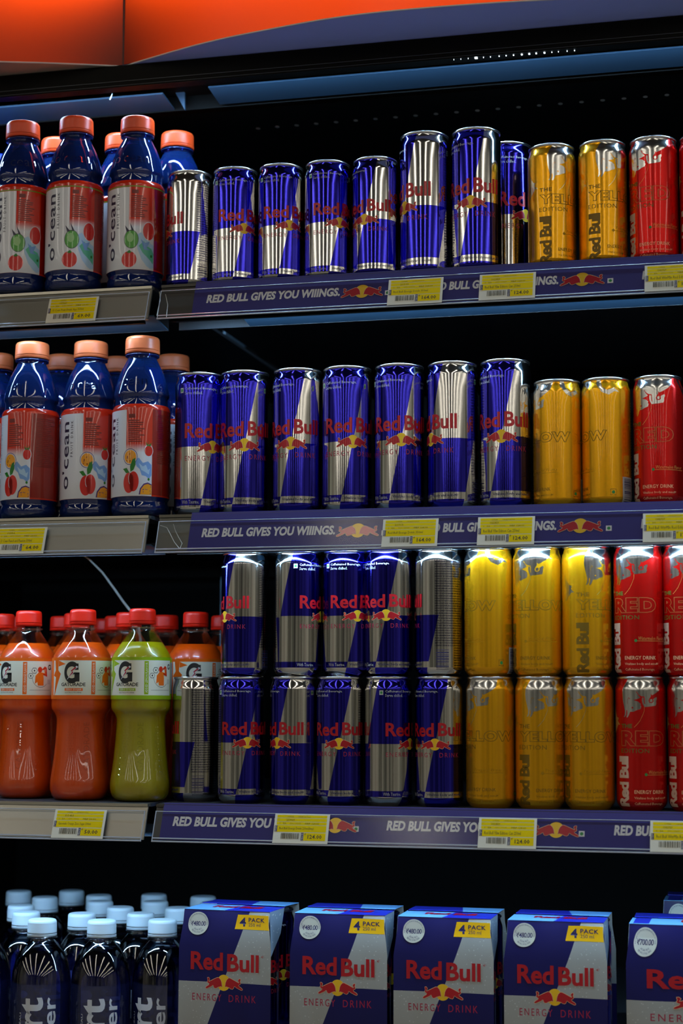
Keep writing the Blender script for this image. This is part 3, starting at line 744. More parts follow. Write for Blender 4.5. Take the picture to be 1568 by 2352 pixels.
GO = make_gator('orange_sports_drink', M_ORL, M_FLO, 'ORANGE'); GG = make_gator('lime_sports_drink', M_GRL, M_FLG, 'LEMON')
HG = .216; GG1 = 'red capped sports drink bottles'
grow = [(74, 1401, 1.900, -14, 'orange sports drink in front on third shelf, leftmost', GO), (191, 1398, 1.874, 13, 'orange sports drink in front on third shelf, beside the green one', GO), (330, 1396, 1.872, 0, 'lime green sports drink bottle, front of third shelf', GG)]
grow += [(px, py, Y, 30, l, GO) for px, py, Y, l in [
    (5, 1411, 1.95, 'second row sports drink at the left picture edge'),
    (141, 1416, 2.02, 'sports drink behind, between the two orange front bottles'),
    (170, 1408, 1.948, 'sports drink whose cap touches the middle front cap from behind'),
    (264, 1415, 2.02, 'dim cap behind, left of the green bottle, third row'),
    (296, 1406, 1.947, 'sports drink directly behind the left shoulder of the green bottle'),
    (403, 1415, 2.02, 'sports drink two rows back, right of the green bottle'),
    (450, 1406, 1.951, 'orange sports drink behind the short silver bar code can'),
    (374, 1425, 2.092, 'faint far cap just right of the green bottle cap'),
    (490, 1432, 2.027, 'faint far bottle beside the first stacked blue can'),
    (34, 1424, 2.022, 'faint far cap at left between orange bottles'),
    (243, 1422, 2.092, 'faint far cap left of the green bottle, fourth row')]]
GP = [[at(px, py, Y).x, Y, .0347, False] for px, py, Y, a, l, p in grow] + [[x, y, r_, True] for x, y, r_, z in CANS if abs(z - S3) < .01]
relax(GP, 1.868)
for q, (px, py, Y, a, l, p) in zip(GP, grow): place(p, (q[0], q[1], S3), facing(q[0], q[1]) + math.radians(a), l, GG1)

# water bottles
M_WCAP = mat('white_cap', rgb=(205, 226, 240), rough=.35, sss=.1)
M_WAT = mat('still_water', (.20, .25, .85), rough=.03, trans=1, ior=1.33)
M_WSH = clear_plastic('water_bottle_plastic', (.94, .95, 1), .05, .16)
M_WTX = mat('label_lettering_white', rgb=(200, 205, 215), rough=.4)
WB = [(0, 24), (1, 29), (5, 32.4), (10, 33.3), (20, 33.3), (50, 33.3), (80, 33.3), (110, 33.3), (133, 33.3), (142, 32.8), (152, 31.2), (162, 28.2), (171, 24), (178, 18.5), (182, 14.8), (184, 14), (188, 14)]
HW = .2055
def make_water():
    root = empty('water_bottle', (0, 0, 0), cat='bottle')
    pr = mm(resample(WB, 3)); b = MB(); b.lathe(pr, M_WSH, 72)
    b.lathe(mm([(5, .5), (5, 15), (0, 24)]), M_WSH, 72); b.build('body', root)
    l = MB(); l.lathe([(z + .0004 + (.0008 if i == 0 else 0), max(r - .0009, .0005)) for i, (z, r) in enumerate([(.004, .0005)] + pr[1:]) if z < .176] + [(.1765, .0005)], M_WAT, 72)
    l.build('water', root)
    n = MB(); n.lathe(mm([(184.5, 14), (185, 17), (186.3, 17), (186.8, 14)]), M_WSH, 72); n.build('neck_ring', root)
    make_cap(root, 187.5, 205.5, 16.4, M_WCAP)
    lp = mm([(20, 33.45), (50, 33.45), (80, 33.45), (110, 33.45), (138, 33.45)])
    L = MB(); L.lathe(lp, clear_plastic('clear_label_film', (.90, .93, .99), .15, .0, ((.08, .12, .5), .05), .3), 72)
    P = lambda a, m, q=1: wrap(L, a, m, lp, .001, q, eps=.00005)
    P(fit(text2d('smart', .028, .98), -38, 5, 18, 124, True), M_WTX)
    P(fit(text2d('water', .015, 1.0), 9, 30, 40, 124, True), M_WTX)
    P(fit(text2d('GLACÉAU', .0, 1.0, res=2), -44, -39, 76, 107, True), M_WTX)
    L.build('label', root)
    return root
WT = make_water(); GW = 'white capped water bottles'
wl = [(112, 2110, 0, 'front row, second cap from the left'), (234, 2116, 4, 'front row, nearest the middle of the group'), (380, 2115, -22, 'front row, beside the first carton'), (-25, 2107, 0, 'front row, at the left picture edge'),
      (74, 2098, 20, 'second row, behind the left front bottle'), (215, 2097, 30, 'second row, left of the middle front cap'), (305, 2104, 10, 'second row, between the middle and right front caps'), (373, 2096, 10, 'second row, behind the right front cap'), (450, 2106, 0, 'second row, mostly hidden by the first carton'),
      (43, 2085, 0, 'third row, left'), (286, 2088, 0, 'third row, centre'), (427, 2087, 0, 'third row, right by the carton'),
      (110, 2061, 0, 'fourth row, left, dim'), (254, 2067, 0, 'fourth row, centre, dim'), (339, 2075, 0, 'fourth row, right of centre, dim'), (425, 2067, 0, 'fourth row, by the carton, dim'),
      (45, 2048, 0, 'last row, leftmost faint cap'), (225, 2060, 0, 'last row, centre faint cap'), (160, 2051, 0, 'last row, faint cap left of centre'), (349, 2062, 0, 'last row, rightmost faint cap')]
wp = []
for px, py, a, l in wl:
    Y = atz(px, py, S4L + HW).y + .012; wp.append([at(px, py, Y).x, Y, .0338, l.startswith('front row, nearest')])
wp.append([at(438, 2083, 1.8985).x + .0535, 1.8985, .0535, True])
relax(wp)
for (x, y, _r, _f), (px, py, a, l) in zip(wp, wl):
    place(WT, (x, y, S4L), facing(x, y) + math.radians(a), 'white capped water bottle on bottom shelf, ' + l, GW)

# ------------------------------------------------------------------ cartons
def carton_art_mat():
    m = mat('printed_carton', (.5, .5, .5), rough=.38, spec=.3); t = m.node_tree; b = t.nodes['Principled BSDF']
    uv = t.nodes.new('ShaderNodeUVMap'); sp = t.nodes.new('ShaderNodeSeparateXYZ'); t.links.new(uv.outputs[0], sp.inputs[0])
    x, h = N(t, sp.outputs[0]), N(t, sp.outputs[1])      # x -.5...5 across the front, h in 141 mm units
    A = (x * 1 - (h - 64) * .0037 + .015).gt(0); top = h.gt(64)
    blue = (top * A.inv()).mx(top.inv() * A)
    col = mixcol(t, blue, (.34, .34, .31), (.006, .006, .078))
    vo = t.nodes.new('ShaderNodeTexVoronoi'); vo.inputs['Scale'].default_value = 260
    tc = t.nodes.new('ShaderNodeTexCoord'); t.links.new(tc.outputs['Object'], vo.inputs['Vector'])
    d = N(t, vo.outputs['Distance']).lt(.16)
    col = mixcol(t, d * blue.inv() * .6, col, (.62, .62, .60)); col = mixcol(t, d * blue * .5, col, (.004, .006, .09))
    t.links.new(col, b.inputs['Base Color'])
    return m
M_CART = carton_art_mat()
M_CTOP = mat('carton_top_pale_blue', (.16, .42, .80), rough=.3, coat=.3)
M_CTOPB = mat('carton_top_deep_blue', (.02, .03, .42), rough=.3, coat=.3)
M_FLAP = mat('carton_flap_grey', (.16, .20, .25), rough=.5)
M_CYEL = mat('carton_yellow', rgb=(250, 190, 10), rough=.35)
M_STK = mat('price_sticker_white', rgb=(205, 204, 190), rough=.45)
def make_carton(name, Wd, Dp, Ht, price, four=True):
    """wrap-around carton: printed front and back, folded top, side gussets; the sides are open and show the cans"""
    root = empty(name, (0, 0, 0), cat='carton')
    w2, d2 = Wd / 2, Dp / 2; ti = .0035            # panels lean in a little towards the top
    zc = Ht - .010
    def face(sgn, nm):
        mb = MB(); nx, secs = 24, [(0, 0), (.02, 0), (zc - .03, 0), (zc - .004, 1), (Ht, 1.6)]
        vs, uvs, fs = [], [], []
        for z, k in secs:
            for i in range(nx + 1):
                u = i / nx - .5
                bul = .0016 * abs(math.cos(u * PI * (2 if four else 3))) * (0 if z >= Ht else 1)
                vs.append((u * 2 * (w2 - ti * min(k, 1)), sgn * (d2 + bul - .002 - .0028 * k), z)); uvs.append((u, z / Ht * 141))
        for r in range(len(secs) - 1):
            for i in range(nx):
                p = r * (nx + 1) + i; q = (p, p + 1, p + nx + 2, p + nx + 1); fs.append(q if sgn < 0 else q[::-1])
        mb.add(vs, fs, M_CART, None, uvs)
        if sgn < 0:
            def fn(lay):
                def g(x, y):      # x -50..50 , y mm of 141
                    z = y / 141 * Ht; k = 0 if z < zc - .03 else min(1, (z - zc + .03) / .026)
                    u = x / 100; bul = .0016 * abs(math.cos(u * PI * (2 if four else 3)))
                    return (u * 2 * (w2 - ti * k), -(d2 + bul - .002 - .0028 * k) - .00012 * lay, z)
                return g
            def put(a, m, l):
                x0, x1, y0, y1 = bbox(a[0]); xs = [-50 + 100 * i / nx for i in range(nx + 1)]
                q = cut(a, xs, [(zc - .03) / Ht * 141, (zc - .004) / Ht * 141]); flat(mb, q, m, fn(l))
            put(fit(text2d('Red', .028, 1.0), -37, -1.5, 76.5, 96), M_RED, 3)
            put(fit(text2d('Bull', .028, 1.0), 3, 37, 76, 95), M_RED, 3)
            put(fit(text2d('®', 0, res=1), 39.5, 43, 91.5, 95), M_RED, 1)
            bulls(put, -.6, 64, 7.2, 8.6)
            put(fit(text2d('ENERGY', 0, 1.35), -35, -3, 44, 51.5), M_DRED, 1)
            put(fit(text2d('DRINK', 0, 1.35), 5, 34, 44, 51.5), M_DRED, 1)
            if four:
                put(poly([(14, 137), (49.5, 137), (49.5, 121.5), (10.5, 121.5)]), M_CYEL, 1)
                put(fit(text2d('4', .03), 16, 23, 124.5, 134), M_NAVY, 2)
                put(fit(text2d('PACK', .02, 1.1), 26, 45, 129.5, 134), M_NAVY, 2)
                put(fit(text2d('250 ml', 0, 1.0, res=2), 26, 40, 124.8, 128.3), M_NAVY, 2)
            # round price sticker
            sx, sy, sr = (-32, 126, 11.6) if four else (-39, 123, 7.6)
            sr2 = sr * Wd / .106 * 1.28 if not four else sr * 1.06
            put(disc(sx, sy, sr, sr2, 40), M_STK, 4)
            put(fit(text2d('₹' + price, .01, .9), sx - sr * .72, sx + sr * .72, sy - sr2 * .22, sy + sr2 * .2), M_NAVY, 5)
            for rr, txt, lo in ((.80, 'FOR CANS OF 250 ML EACH BEVERAGE INCL OF TAXES', 0), (.62, 'SPECIAL PRICE', 1), (.84, 'MRP INCL OF ALL TAXES', 1)):
                a = text2d(txt, .0, 1.05, res=1); x0, x1, y0, y1 = bbox(a[0]); span = (200 if not lo else 90 if rr > .7 else 80); th_ = .11 if not lo else .14
                def arc(x, y, rr=rr, lo=lo, span=span, x0=x0, x1=x1, y0=y0, y1=y1, th_=th_):
                    u = (x - x0) / (x1 - x0) - .5; v = (y - y0) / (y1 - y0)
                    if lo: t = math.radians(-90 + u * span); r_ = rr - v * th_
                    else: t = math.radians(90 - u * span); r_ = rr + v * th_
                    return (sx + sr * r_ * math.cos(t), sy + sr2 * r_ * math.sin(t))
                put(xf(a, arc), M_NAVY, 5)
        return mb.build(nm, root)
    face(-1, 'front_panel'); face(1, 'back_panel')
    # top: pale and deep blue fields with the wordmark lying flat, back edge raised a little like the folded card
    tp = MB(); y0, y1 = -d2 + .006, d2 - .006; x0, x1 = -w2 + ti, w2 - ti
    def tq(a, b, c, e, ya, yb, za, zb, m):
        v = [(a, ya, za), (b, ya, za), (c, yb, zb), (e, yb, zb)]; tp.add(v + [(x, y, z - .0005) for x, y, z in v], [(0, 1, 2, 3), (7, 6, 5, 4), (0, 4, 5, 1), (1, 5, 6, 2), (2, 6, 7, 3), (3, 7, 4, 0)], m)
    tq(x0, x0 + Wd * .45, x0 + Wd * .50, x0, y0, .002, Ht, Ht, M_CTOP); tq(x0 + Wd * .45, x1, x1, x0 + Wd * .50, y0, .002, Ht, Ht, M_CTOPB)
    zr = Ht + .0016      # the rear flap springs up a little along its free edge
    tq(x0 + .002, x0 + Wd * .58, x0 + Wd * .5, x0, -.001, y1, zr, Ht, M_CTOPB); tq(x0 + Wd * .58, x1 + .001, x1, x0 + Wd * .5, -.001, y1, zr, Ht, M_CTOP)
    g = lambda x, y: (x, y, Ht + .00015)
    flat(tp, fit(text2d('Red Bull', .04, .92), -.026, .03, -.026, -.008), M_RED, g)
    flat(tp, rect(x0 + .004, x0 + .02, y0 + .002, y1 - .03), M_CTOPB, g) if not four else None
    tp.build('top_panel', root, False)
    for s in (-1, 1):        # folded gussets closing the upper corners of the open sides
        fl = MB(); X = s * (w2 - ti); X2 = s * w2
        for ys, nm in ((1, 0),):
            a, b, c_, d = (X, -(d2 - .006), Ht - .0004), (X, -.001, Ht - .0004), (X2 - s * .001, -(d2 - .034), Ht - .026), (X2 - s * .0006, -(d2 - .003), Ht - .047)
            off = Vector((-s * .0005, 0, 0)); q = [Vector(v) for v in (a, b, c_, d)]
            fl.add(q + [v + off for v in q], [(0, 1, 2, 3), (7, 6, 5, 4), (0, 4, 5, 1), (1, 5, 6, 2), (2, 6, 7, 3), (3, 7, 4, 0)], M_FLAP)
            rnd = random.Random(4)
            for i in range(12):
                u, v = rnd.random(), rnd.random() * .8; p = q[0].lerp(q[1], u * (1 - v * .5)).lerp(q[3].lerp(q[2], u * .8), v)
                fl.add([p + Vector((s * .0003, dx, dz)) for dx, dz in ((-.0008, 0), (0, -.001), (.0008, 0), (0, .001))], [(0, 1, 2, 3)], M_STK)
        fl.build('side_gusset', root, False)
    bt = MB(); bt.box((-w2 + .001, -d2 + .002, 0), (w2 - .001, d2 - .002, .0008), M_CTOPB); bt.build('bottom_panel', root, False)
    return root
PK = make_carton('four_pack_carton', .107, .107, .1405, '480.00'); PB = make_carton('large_can_carton', .162, .107, .1405, '700.00', False)
pcs = [(438, 614, 2083, -4, 'leftmost of the front row'), (675.5, 881.5, 2090, 0, 'second of the front row'), (913, 1124, 2097, 0, 'third of the front row'), (1167.6, 1380.6, 2102, 0, 'fourth of the front row, beside the large carton')]
YP = 1.845 + .0535
gi = 0
for (x0, x1, py, rz, l) in pcs:
    X = at((x0 + x1) / 2, py, YP - .05).x
    place(PK, (X, YP, S4), math.radians(rz), 'four pack carton with 480.00 sticker, ' + l, 'four can cartons')
    # the cans standing inside its open right side
    M = Matrix.Rotation(math.radians(rz), 3, 'Z')
    for dy, w_ in ((-.0232, 'front'), (.0268, 'back')):
        p = M @ Vector((.0262, dy, 0)); q = Vector((X, YP, 0)) + p
        can_ = place(P250, (q.x, q.y, S4 + .0009), math.radians(rz - 40), '%s blue can showing in the open side of the %s carton' % (w_, l.split(' of')[0].split(',')[0]), GS)
        can_.scale = (.93, .93, .97)
S4B = S4
X0 = at(1423, 2113, 1.843)
place(PB, (X0.x + .086, 1.843 + .058, S4), 0, 'large carton with 700.00 sticker at the right picture edge, front', 'large can cartons')
print('large top pixel z', X0.z - S4)
Xb = at(1505, 2060, 2.07)
place(PB, (Xb.x + .086, 2.07 + .058, S4), 0, 'large carton further back behind the one with the 700.00 sticker', 'large can cartons')

# ------------------------------------------------------------------ cooler cabinet and shelves
ZT = 2.039
cool = empty('display_cooler', (-.5, 2.1, 0), label='open black display cooler with dark back wall behind all shelves', cat='cooler')
def part(mb, name, parent, smooth=False):
    o = mb.build(name, None, smooth); o.parent = parent; o.matrix_parent_inverse = parent.matrix_world.inverted() if False else Matrix.Translation(-Vector(parent.location)); return o
BX0, BX1, YB = -1.15, .35, 2.55
mb = MB(); mb.box((BX0, YB, .3), (BX1, YB + .03, 2.03), M_DARK); part(mb, 'back_panel', cool)
mb = MB(); mb.box((BX0 - .03, 1.86, .3), (BX0, YB + .03, 2.03), M_DARK); part(mb, 'side_panel', cool)
mb = MB(); mb.box((BX1, 1.86, .3), (BX1 + .03, YB + .03, 2.03), M_DARK); part(mb, 'side_panel', cool)
mb = MB(); mb.box((BX0, 1.84, 2.012), (BX1, 1.856, ZT - .001), M_DARK); mb.box((BX0, 1.858, 2.03), (BX1, YB, 2.0375), M_DARK); part(mb, 'header', cool)
mb = MB(); mb.box((BX0, 1.8395, 2.0185), (BX1, 1.8402, 2.0192), M_DECK); mb.box((BX0, 1.8395, 2.0135), (BX1, 1.8402, 2.014), M_DECK); part(mb, 'header_trim', cool)
mb = MB(); mb.box((BX0, 1.9345, 2.0125), (BX1, 1.937, 2.03), M_DARK); part(mb, 'reflector_lip', cool)
GAPX = at(352, 1235, 1.84).x
def slab(x0, x1, ya, za, yb, zb, t_, name, parent, m=None):
    mb = MB(); v = [(x0, ya, za), (x1, ya, za), (x1, yb, zb), (x0, yb, zb)]
    mb.add(v + [(x, y, z + t_) for x, y, z in v], [(3, 2, 1, 0), (4, 5, 6, 7), (0, 1, 5, 4), (1, 2, 6, 5), (2, 3, 7, 6), (3, 0, 4, 7)], m or M_REFL); return part(mb, name, parent)
slab(at(500, 230, 1.92).x, BX1, 1.884, 2.0190, 1.928, 2.0138, .002, 'light_reflector', cool)
slab(BX0, at(398, 250, 1.93).x, 1.892, 2.0190, 1.934, 2.0138, .002, 'light_reflector', cool)
# upright post between the two bays, at the back, with brackets
UPX = at(517, 600, 2.40).x
mb = MB(); mb.box((UPX - .02, 2.50, 1.2), (UPX + .02, YB, 2.03), M_DARK); mb.box((UPX - .0012, 2.40, 1.25), (UPX + .0012, 2.503, 2.03), mat('blue_grey_steel', (.22, .34, .45), rough=.35, metal=.3)); part(mb, 'upright', cool)
# triangular bracket under the header
q = [at(393, 195, 1.92), at(424, 195, 1.92), at(424, 252, 1.92)]
mb = MB(); v = [(p.x, 1.92, p.z) for p in q] + [(p.x, 1.924, p.z) for p in q]
mb.add(v, [(0, 1, 2), (5, 4, 3), (0, 3, 4, 1), (1, 4, 5, 2), (2, 5, 3, 0)], M_REFL); part(mb, 'bracket', cool)
# row of air holes in the ceiling of the cabinet
HX = [592.5, 636.5, 681, 726, 771.5, 816.5, 862, 908, 954, 1001, 1048, 1096, 1143, 1190.5, 1238, 1286.5, 1335, 1383.5, 1432.5, 1481.5, 1531]
M_HOLE = mat('grey_vent_rim', (.7, .7, .66), rough=.6)
air = MB(); air.box((-1.1, 1.96, 2.0165), (BX1, 2.4, 2.0295), M_DARK); airo = part(air, 'air_duct', cool)
for px in HX:
    p = atz(px, 295 - (px - 592) * .0820, 2.0165)
    mb = MB(); a0 = disc(0, 0, .0028, .0028, 16)
    mb.add([(p.x + x, p.y + y * 1.3, 2.0162) for x, y in a0[0]] + [(p.x + x, p.y + y * 1.3, 2.0168) for x, y in a0[0]], [tuple(reversed(f)) for f in a0[1]] + [(i, (i + 1) % 16, 16 + (i + 1) % 16, 16 + i) for i in range(16)], M_HOLE)
    part(mb, 'vent_hole', cool)
# LED light strip under the header with separate chips
led_root = empty('header_light_strip', (-.3, 1.861, 2.018), label='row of small white lights glinting under the black header', cat='light')
mb = MB(); mb.box((BX0 + .01, 1.8575, 2.0165), (BX1 - .01, 1.8645, 2.0205), M_DARK); part(mb, 'strip_base', led_root)
for i, px in enumerate([1042, 1058, 1075, 1093, 1110, 1126, 1146, 1162, 1179, 1198, 1215, 1231, 1250, 1267, 1282, 1302, 1319]):
    p = atz(px, 134 - (px - 1090) * .075, 2.0112); s = (.2, .2, .25, 1.5, .3, .3, .4, .4, .5, .8, .8, .7, .8, .35, .3, .35, .35)[i] * .001
    mb = MB(); mb.box((p.x - s, p.y - s * 1.2, 2.0110), (p.x + s, p.y + s * 1.2, 2.0122), M_LED); part(mb, 'led_chip', led_root)
def strip_light(name, x0, x1, Y, Z, W_, parent, d=(0, .35, -.94), size=.006):
    l = bpy.data.lights.new(name, 'AREA'); l.shape = 'RECTANGLE'; l.size = x1 - x0; l.size_y = size; l.energy = W_; l.color = (.42, .70, 1)
    o = bpy.data.objects.new(name, l); C.objects.link(o)
    z = -Vector(d).normalized(); x = Vector((1, 0, 0)); y = z.cross(x)
    o.matrix_world = Matrix(((x.x, y.x, z.x, (x0 + x1) / 2), (x.y, y.y, z.y, Y), (x.z, y.z, z.z, Z), (0, 0, 0, 1)))
    if parent:
        o.parent = parent; o.matrix_parent_inverse = Matrix.Translation(-Vector(parent.location))
    return o
strip_light('strip_glow', BX0 + .02, BX1 - .02, 1.8652, 2.0145, LED_W * 1.3, led_root)

# rail geometry: bottom edge nearer the viewer than the top edge
YRT, YRB = 1.826, 1.812
gapL, gapR = [], []
def shelf(name, zs, zb, x0, x1, label, grey, led=True, strip=None):
    r = empty(name, ((x0 + x1) / 2, 2.1, zs), label=label, cat='shelf')
    mb = MB(); mb.box((x0, YRT + .008, zs - .004), (x1, 2.45, zs), M_DECK); mb.box((x0, 2.40, zs - .028), (x1, 2.45, zs - .004), M_DARK); part(mb, 'deck', r)
    mb = MB(); mb.box((x0, 1.885, zs - .026), (x1, 1.889, zs - .004), M_DARK); part(mb, 'stiffener', r)
    rx0 = max(x0 + .001, at(560, 720, 1.86).x) if x0 > GAPX - .01 else x0 + .001; slab(rx0, x1 - .001, YRT + .010, zs - .0335, 1.884, zs - .0395, .0015, 'light_reflector', r, M_REFS)
    mb = MB(); mb.box((x0 + .001, 1.8842, zs - .040), (x1 - .001, 1.8862, zs - .026), M_DECK); part(mb, 'reflector_lip', r)
    # metal face behind the label holder
    h = zs - .003 - zb
    mb = MB(); N_ = 1
    P_ = lambda x, t, o=0: (x, YRT + (YRB - YRT) * t - o, zs - .003 - h * t)
    mb.add([P_(x0, 0, -.001), P_(x1, 0, -.001), P_(x1, 1, -.001), P_(x0, 1, -.001), P_(x0, 0, -.004), P_(x1, 0, -.004), P_(x1, 1, -.004), P_(x0, 1, -.004)],
           [(3, 2, 1, 0), (4, 5, 6, 7), (0, 1, 5, 4), (1, 2, 6, 5), (2, 3, 7, 6), (3, 0, 4, 7)], grey)
    mb.box((x0, YRT - .001, zs - .0035), (x1, YRT + .0085, zs - .0005), grey)
    part(mb, 'front_rail', r)
    # clear label holder: front sheet, turned lip at the bottom, end rim
    mb = MB(); a = .0034
    mb.add([P_(x0 + .001, .14, a), P_(x1 - .001, .14, a), P_(x1 - .001, 1.0, a), P_(x0 + .001, 1.0, a)], [(3, 2, 1, 0)], M_CLEAR)
    for t0, rr in ((.14, .0005), (.93, .0008), (1.02, .0009)):
        p0, p1 = Vector(P_(x0 + .001, t0, a - .0003)), Vector(P_(x1 - .001, t0, a - .0003)); mb.tube([p0, p1], rr, mat('rail_edge_plastic', (.72, .80, .95), rough=.15, metal=.5), 8)
    for xe in (x0 + .0015, x1 - .0015):
        mb.tube([P_(xe, .14, a), P_(xe, 1.0, a)], .0006, mat('rail_edge_plastic'), 6)
    part(mb, 'label_holder', r)
    if led:
        L = MB(); L.box((x0 + .01, 1.828, zb - .0005), (x1 - .01, 1.834, zb + .003), M_DARK); lo = part(L, 'light_bar', r)
        e = MB()
        part(e, 'x', r) if False else None
        strip_light('shelf_glow', x0 + .02, x1 - .02, 1.8345, zb + .0005, LED_W * (x1 - x0) * (.5 if x0 < -1 and zs > 1.6 else 1.0), r)
    return r, P_
SH = []
xl = at(341, 1240, 1.82).x - .001
for nm, zs, py0, lab in (('top', S1, 734, 'top'), ('middle', S2, 1270, 'middle'), ('third', S3, 1932, 'third')):
    pxl = {'top': 360, 'middle': 355, 'third': 348}[nm]
    b = at(pxl, py0, YRB); zb = b.z + .001; xr0 = b.x
    pl = {'top': 338, 'middle': 330, 'third': 328}[nm]
    xl1 = at(pl, py0, YRB).x
    SH.append((shelf('cooler_shelf', zs, zb, xr0, BX1 - .002, f'{lab} shelf of the right bay behind its violet slogan strip', M_RAILD if nm != 'middle' else mat('rail_mid_grey', rgb=(104, 102, 92), metal=.5, rough=.4)), zs, zb, nm, xr0))
    shelf('cooler_shelf', zs, zb, BX0 + .002, xl1, f'{lab} shelf of the left bay with a plain grey metal price rail', M_RAILG)
# lowest decks
mb = MB(); mb.box((GAPX - .002, 1.82, S4 - .03), (BX1 - .002, 2.5, S4), M_DECK); o = mb.build('bottom_deck', None, False); tag(o, 'lowest shelf of the right bay carrying the cartons', 'shelf')
mb = MB(); mb.box((BX0 + .002, 1.80, S4L - .03), (GAPX - .004, 2.5, S4L), M_DECK); o = mb.build('bottom_deck', None, False); tag(o, 'lowest shelf of the left bay carrying the water bottles', 'shelf')

# ---- violet slogan strips slid into the holders
def strip(idx, px0, words, logos, marks, label, pyb):
    (r, P_), zs, zb, nm, xr0 = SH[idx]
    xa = at(px0, pyb, YRB).x; xb = BX1 - .006
    mb = MB(); off = .0018
    hgt = zs - .003 - zb; SL = math.hypot(hgt, YRT - YRB)
    def pt(x, y, o=0):            # y: mm up the sloping face from the bottom edge
        t = 1 - (y * .001) / SL
        return (x, YRT + (YRB - YRT) * t - off - o, zs - .003 - hgt * t)
    T = SL * 1000 + 4.5
    mb.add([pt(xa, 1), pt(xb, 1), pt(xb, T - 8.5), pt(xa + .0006, T - 8.5)], [(0, 1, 2, 3)], M_STRIP)
    mb.add([pt(xa + .0006, T - 8.5), pt(xb, T - 8.5), pt(xb, T), pt(xa + .0006, T)], [(0, 1, 2, 3)], M_STRIP2)
    mb.add([pt(xa, 1, -.0004), pt(xb, 1, -.0004), pt(xb, T, -.0004), pt(xa, T, -.0004)], [(3, 2, 1, 0)], M_STRIP2)
    for a, b in words:
        X0, X1 = at(a, pyb - 35, YRB).x, at(b, pyb - 35, YRB).x
        art = fit(text2d('RED BULL GIVES YOU WIIINGS.', .045, 1.02, .12, 3), X0, X1, 16.5, 27.5)
        flat(mb, art, M_TEXTW, lambda x, y: pt(x, y, .0002))
    for a in logos:
        X = at(a, pyb - 35, YRB).x
        def put(art, m, l): flat(mb, art, m, lambda x, y: pt(x, y, .0002 + .00008 * l))
        bulls(lambda art, m, l: put(art, m, l), X, 21, .0084, 8.4)
    for a in marks:
        X = at(a, pyb - 30, YRB).x
        flat(mb, rect(X - .003, X + .003, 14.5, 20.5), M_TEXTW, lambda x, y: pt(x, y, .0002)); flat(mb, xf(disc(0, 0, 1, 1, 16), lambda x, y: (X + x * .0018, 17.5 + y * 1.8)), M_GREEN, lambda x, y: pt(x, y, .0003))
    o = mb.build('slogan_strip', None, False)
    return tag(o, label, 'sign', 'violet slogan strips'), pt
_, pt1 = strip(0, 440, [(471, 778), (984, 1281), (1474, 1790)], [829, 1336], [888, 1401], 'violet slogan strip on the top shelf edge', 715)
_, pt2 = strip(1, 430, [(460, 767), (968, 1276), (1471, 1790)], [819, 1331], [880, 1397], 'violet slogan strip on the middle shelf edge', 1255)
_, pt3 = strip(2, 366, [(393, 720), (885, 1212), (1408, 1740)], [767, 1275], [815, 1334], 'violet slogan strip on the third shelf edge', 1920)

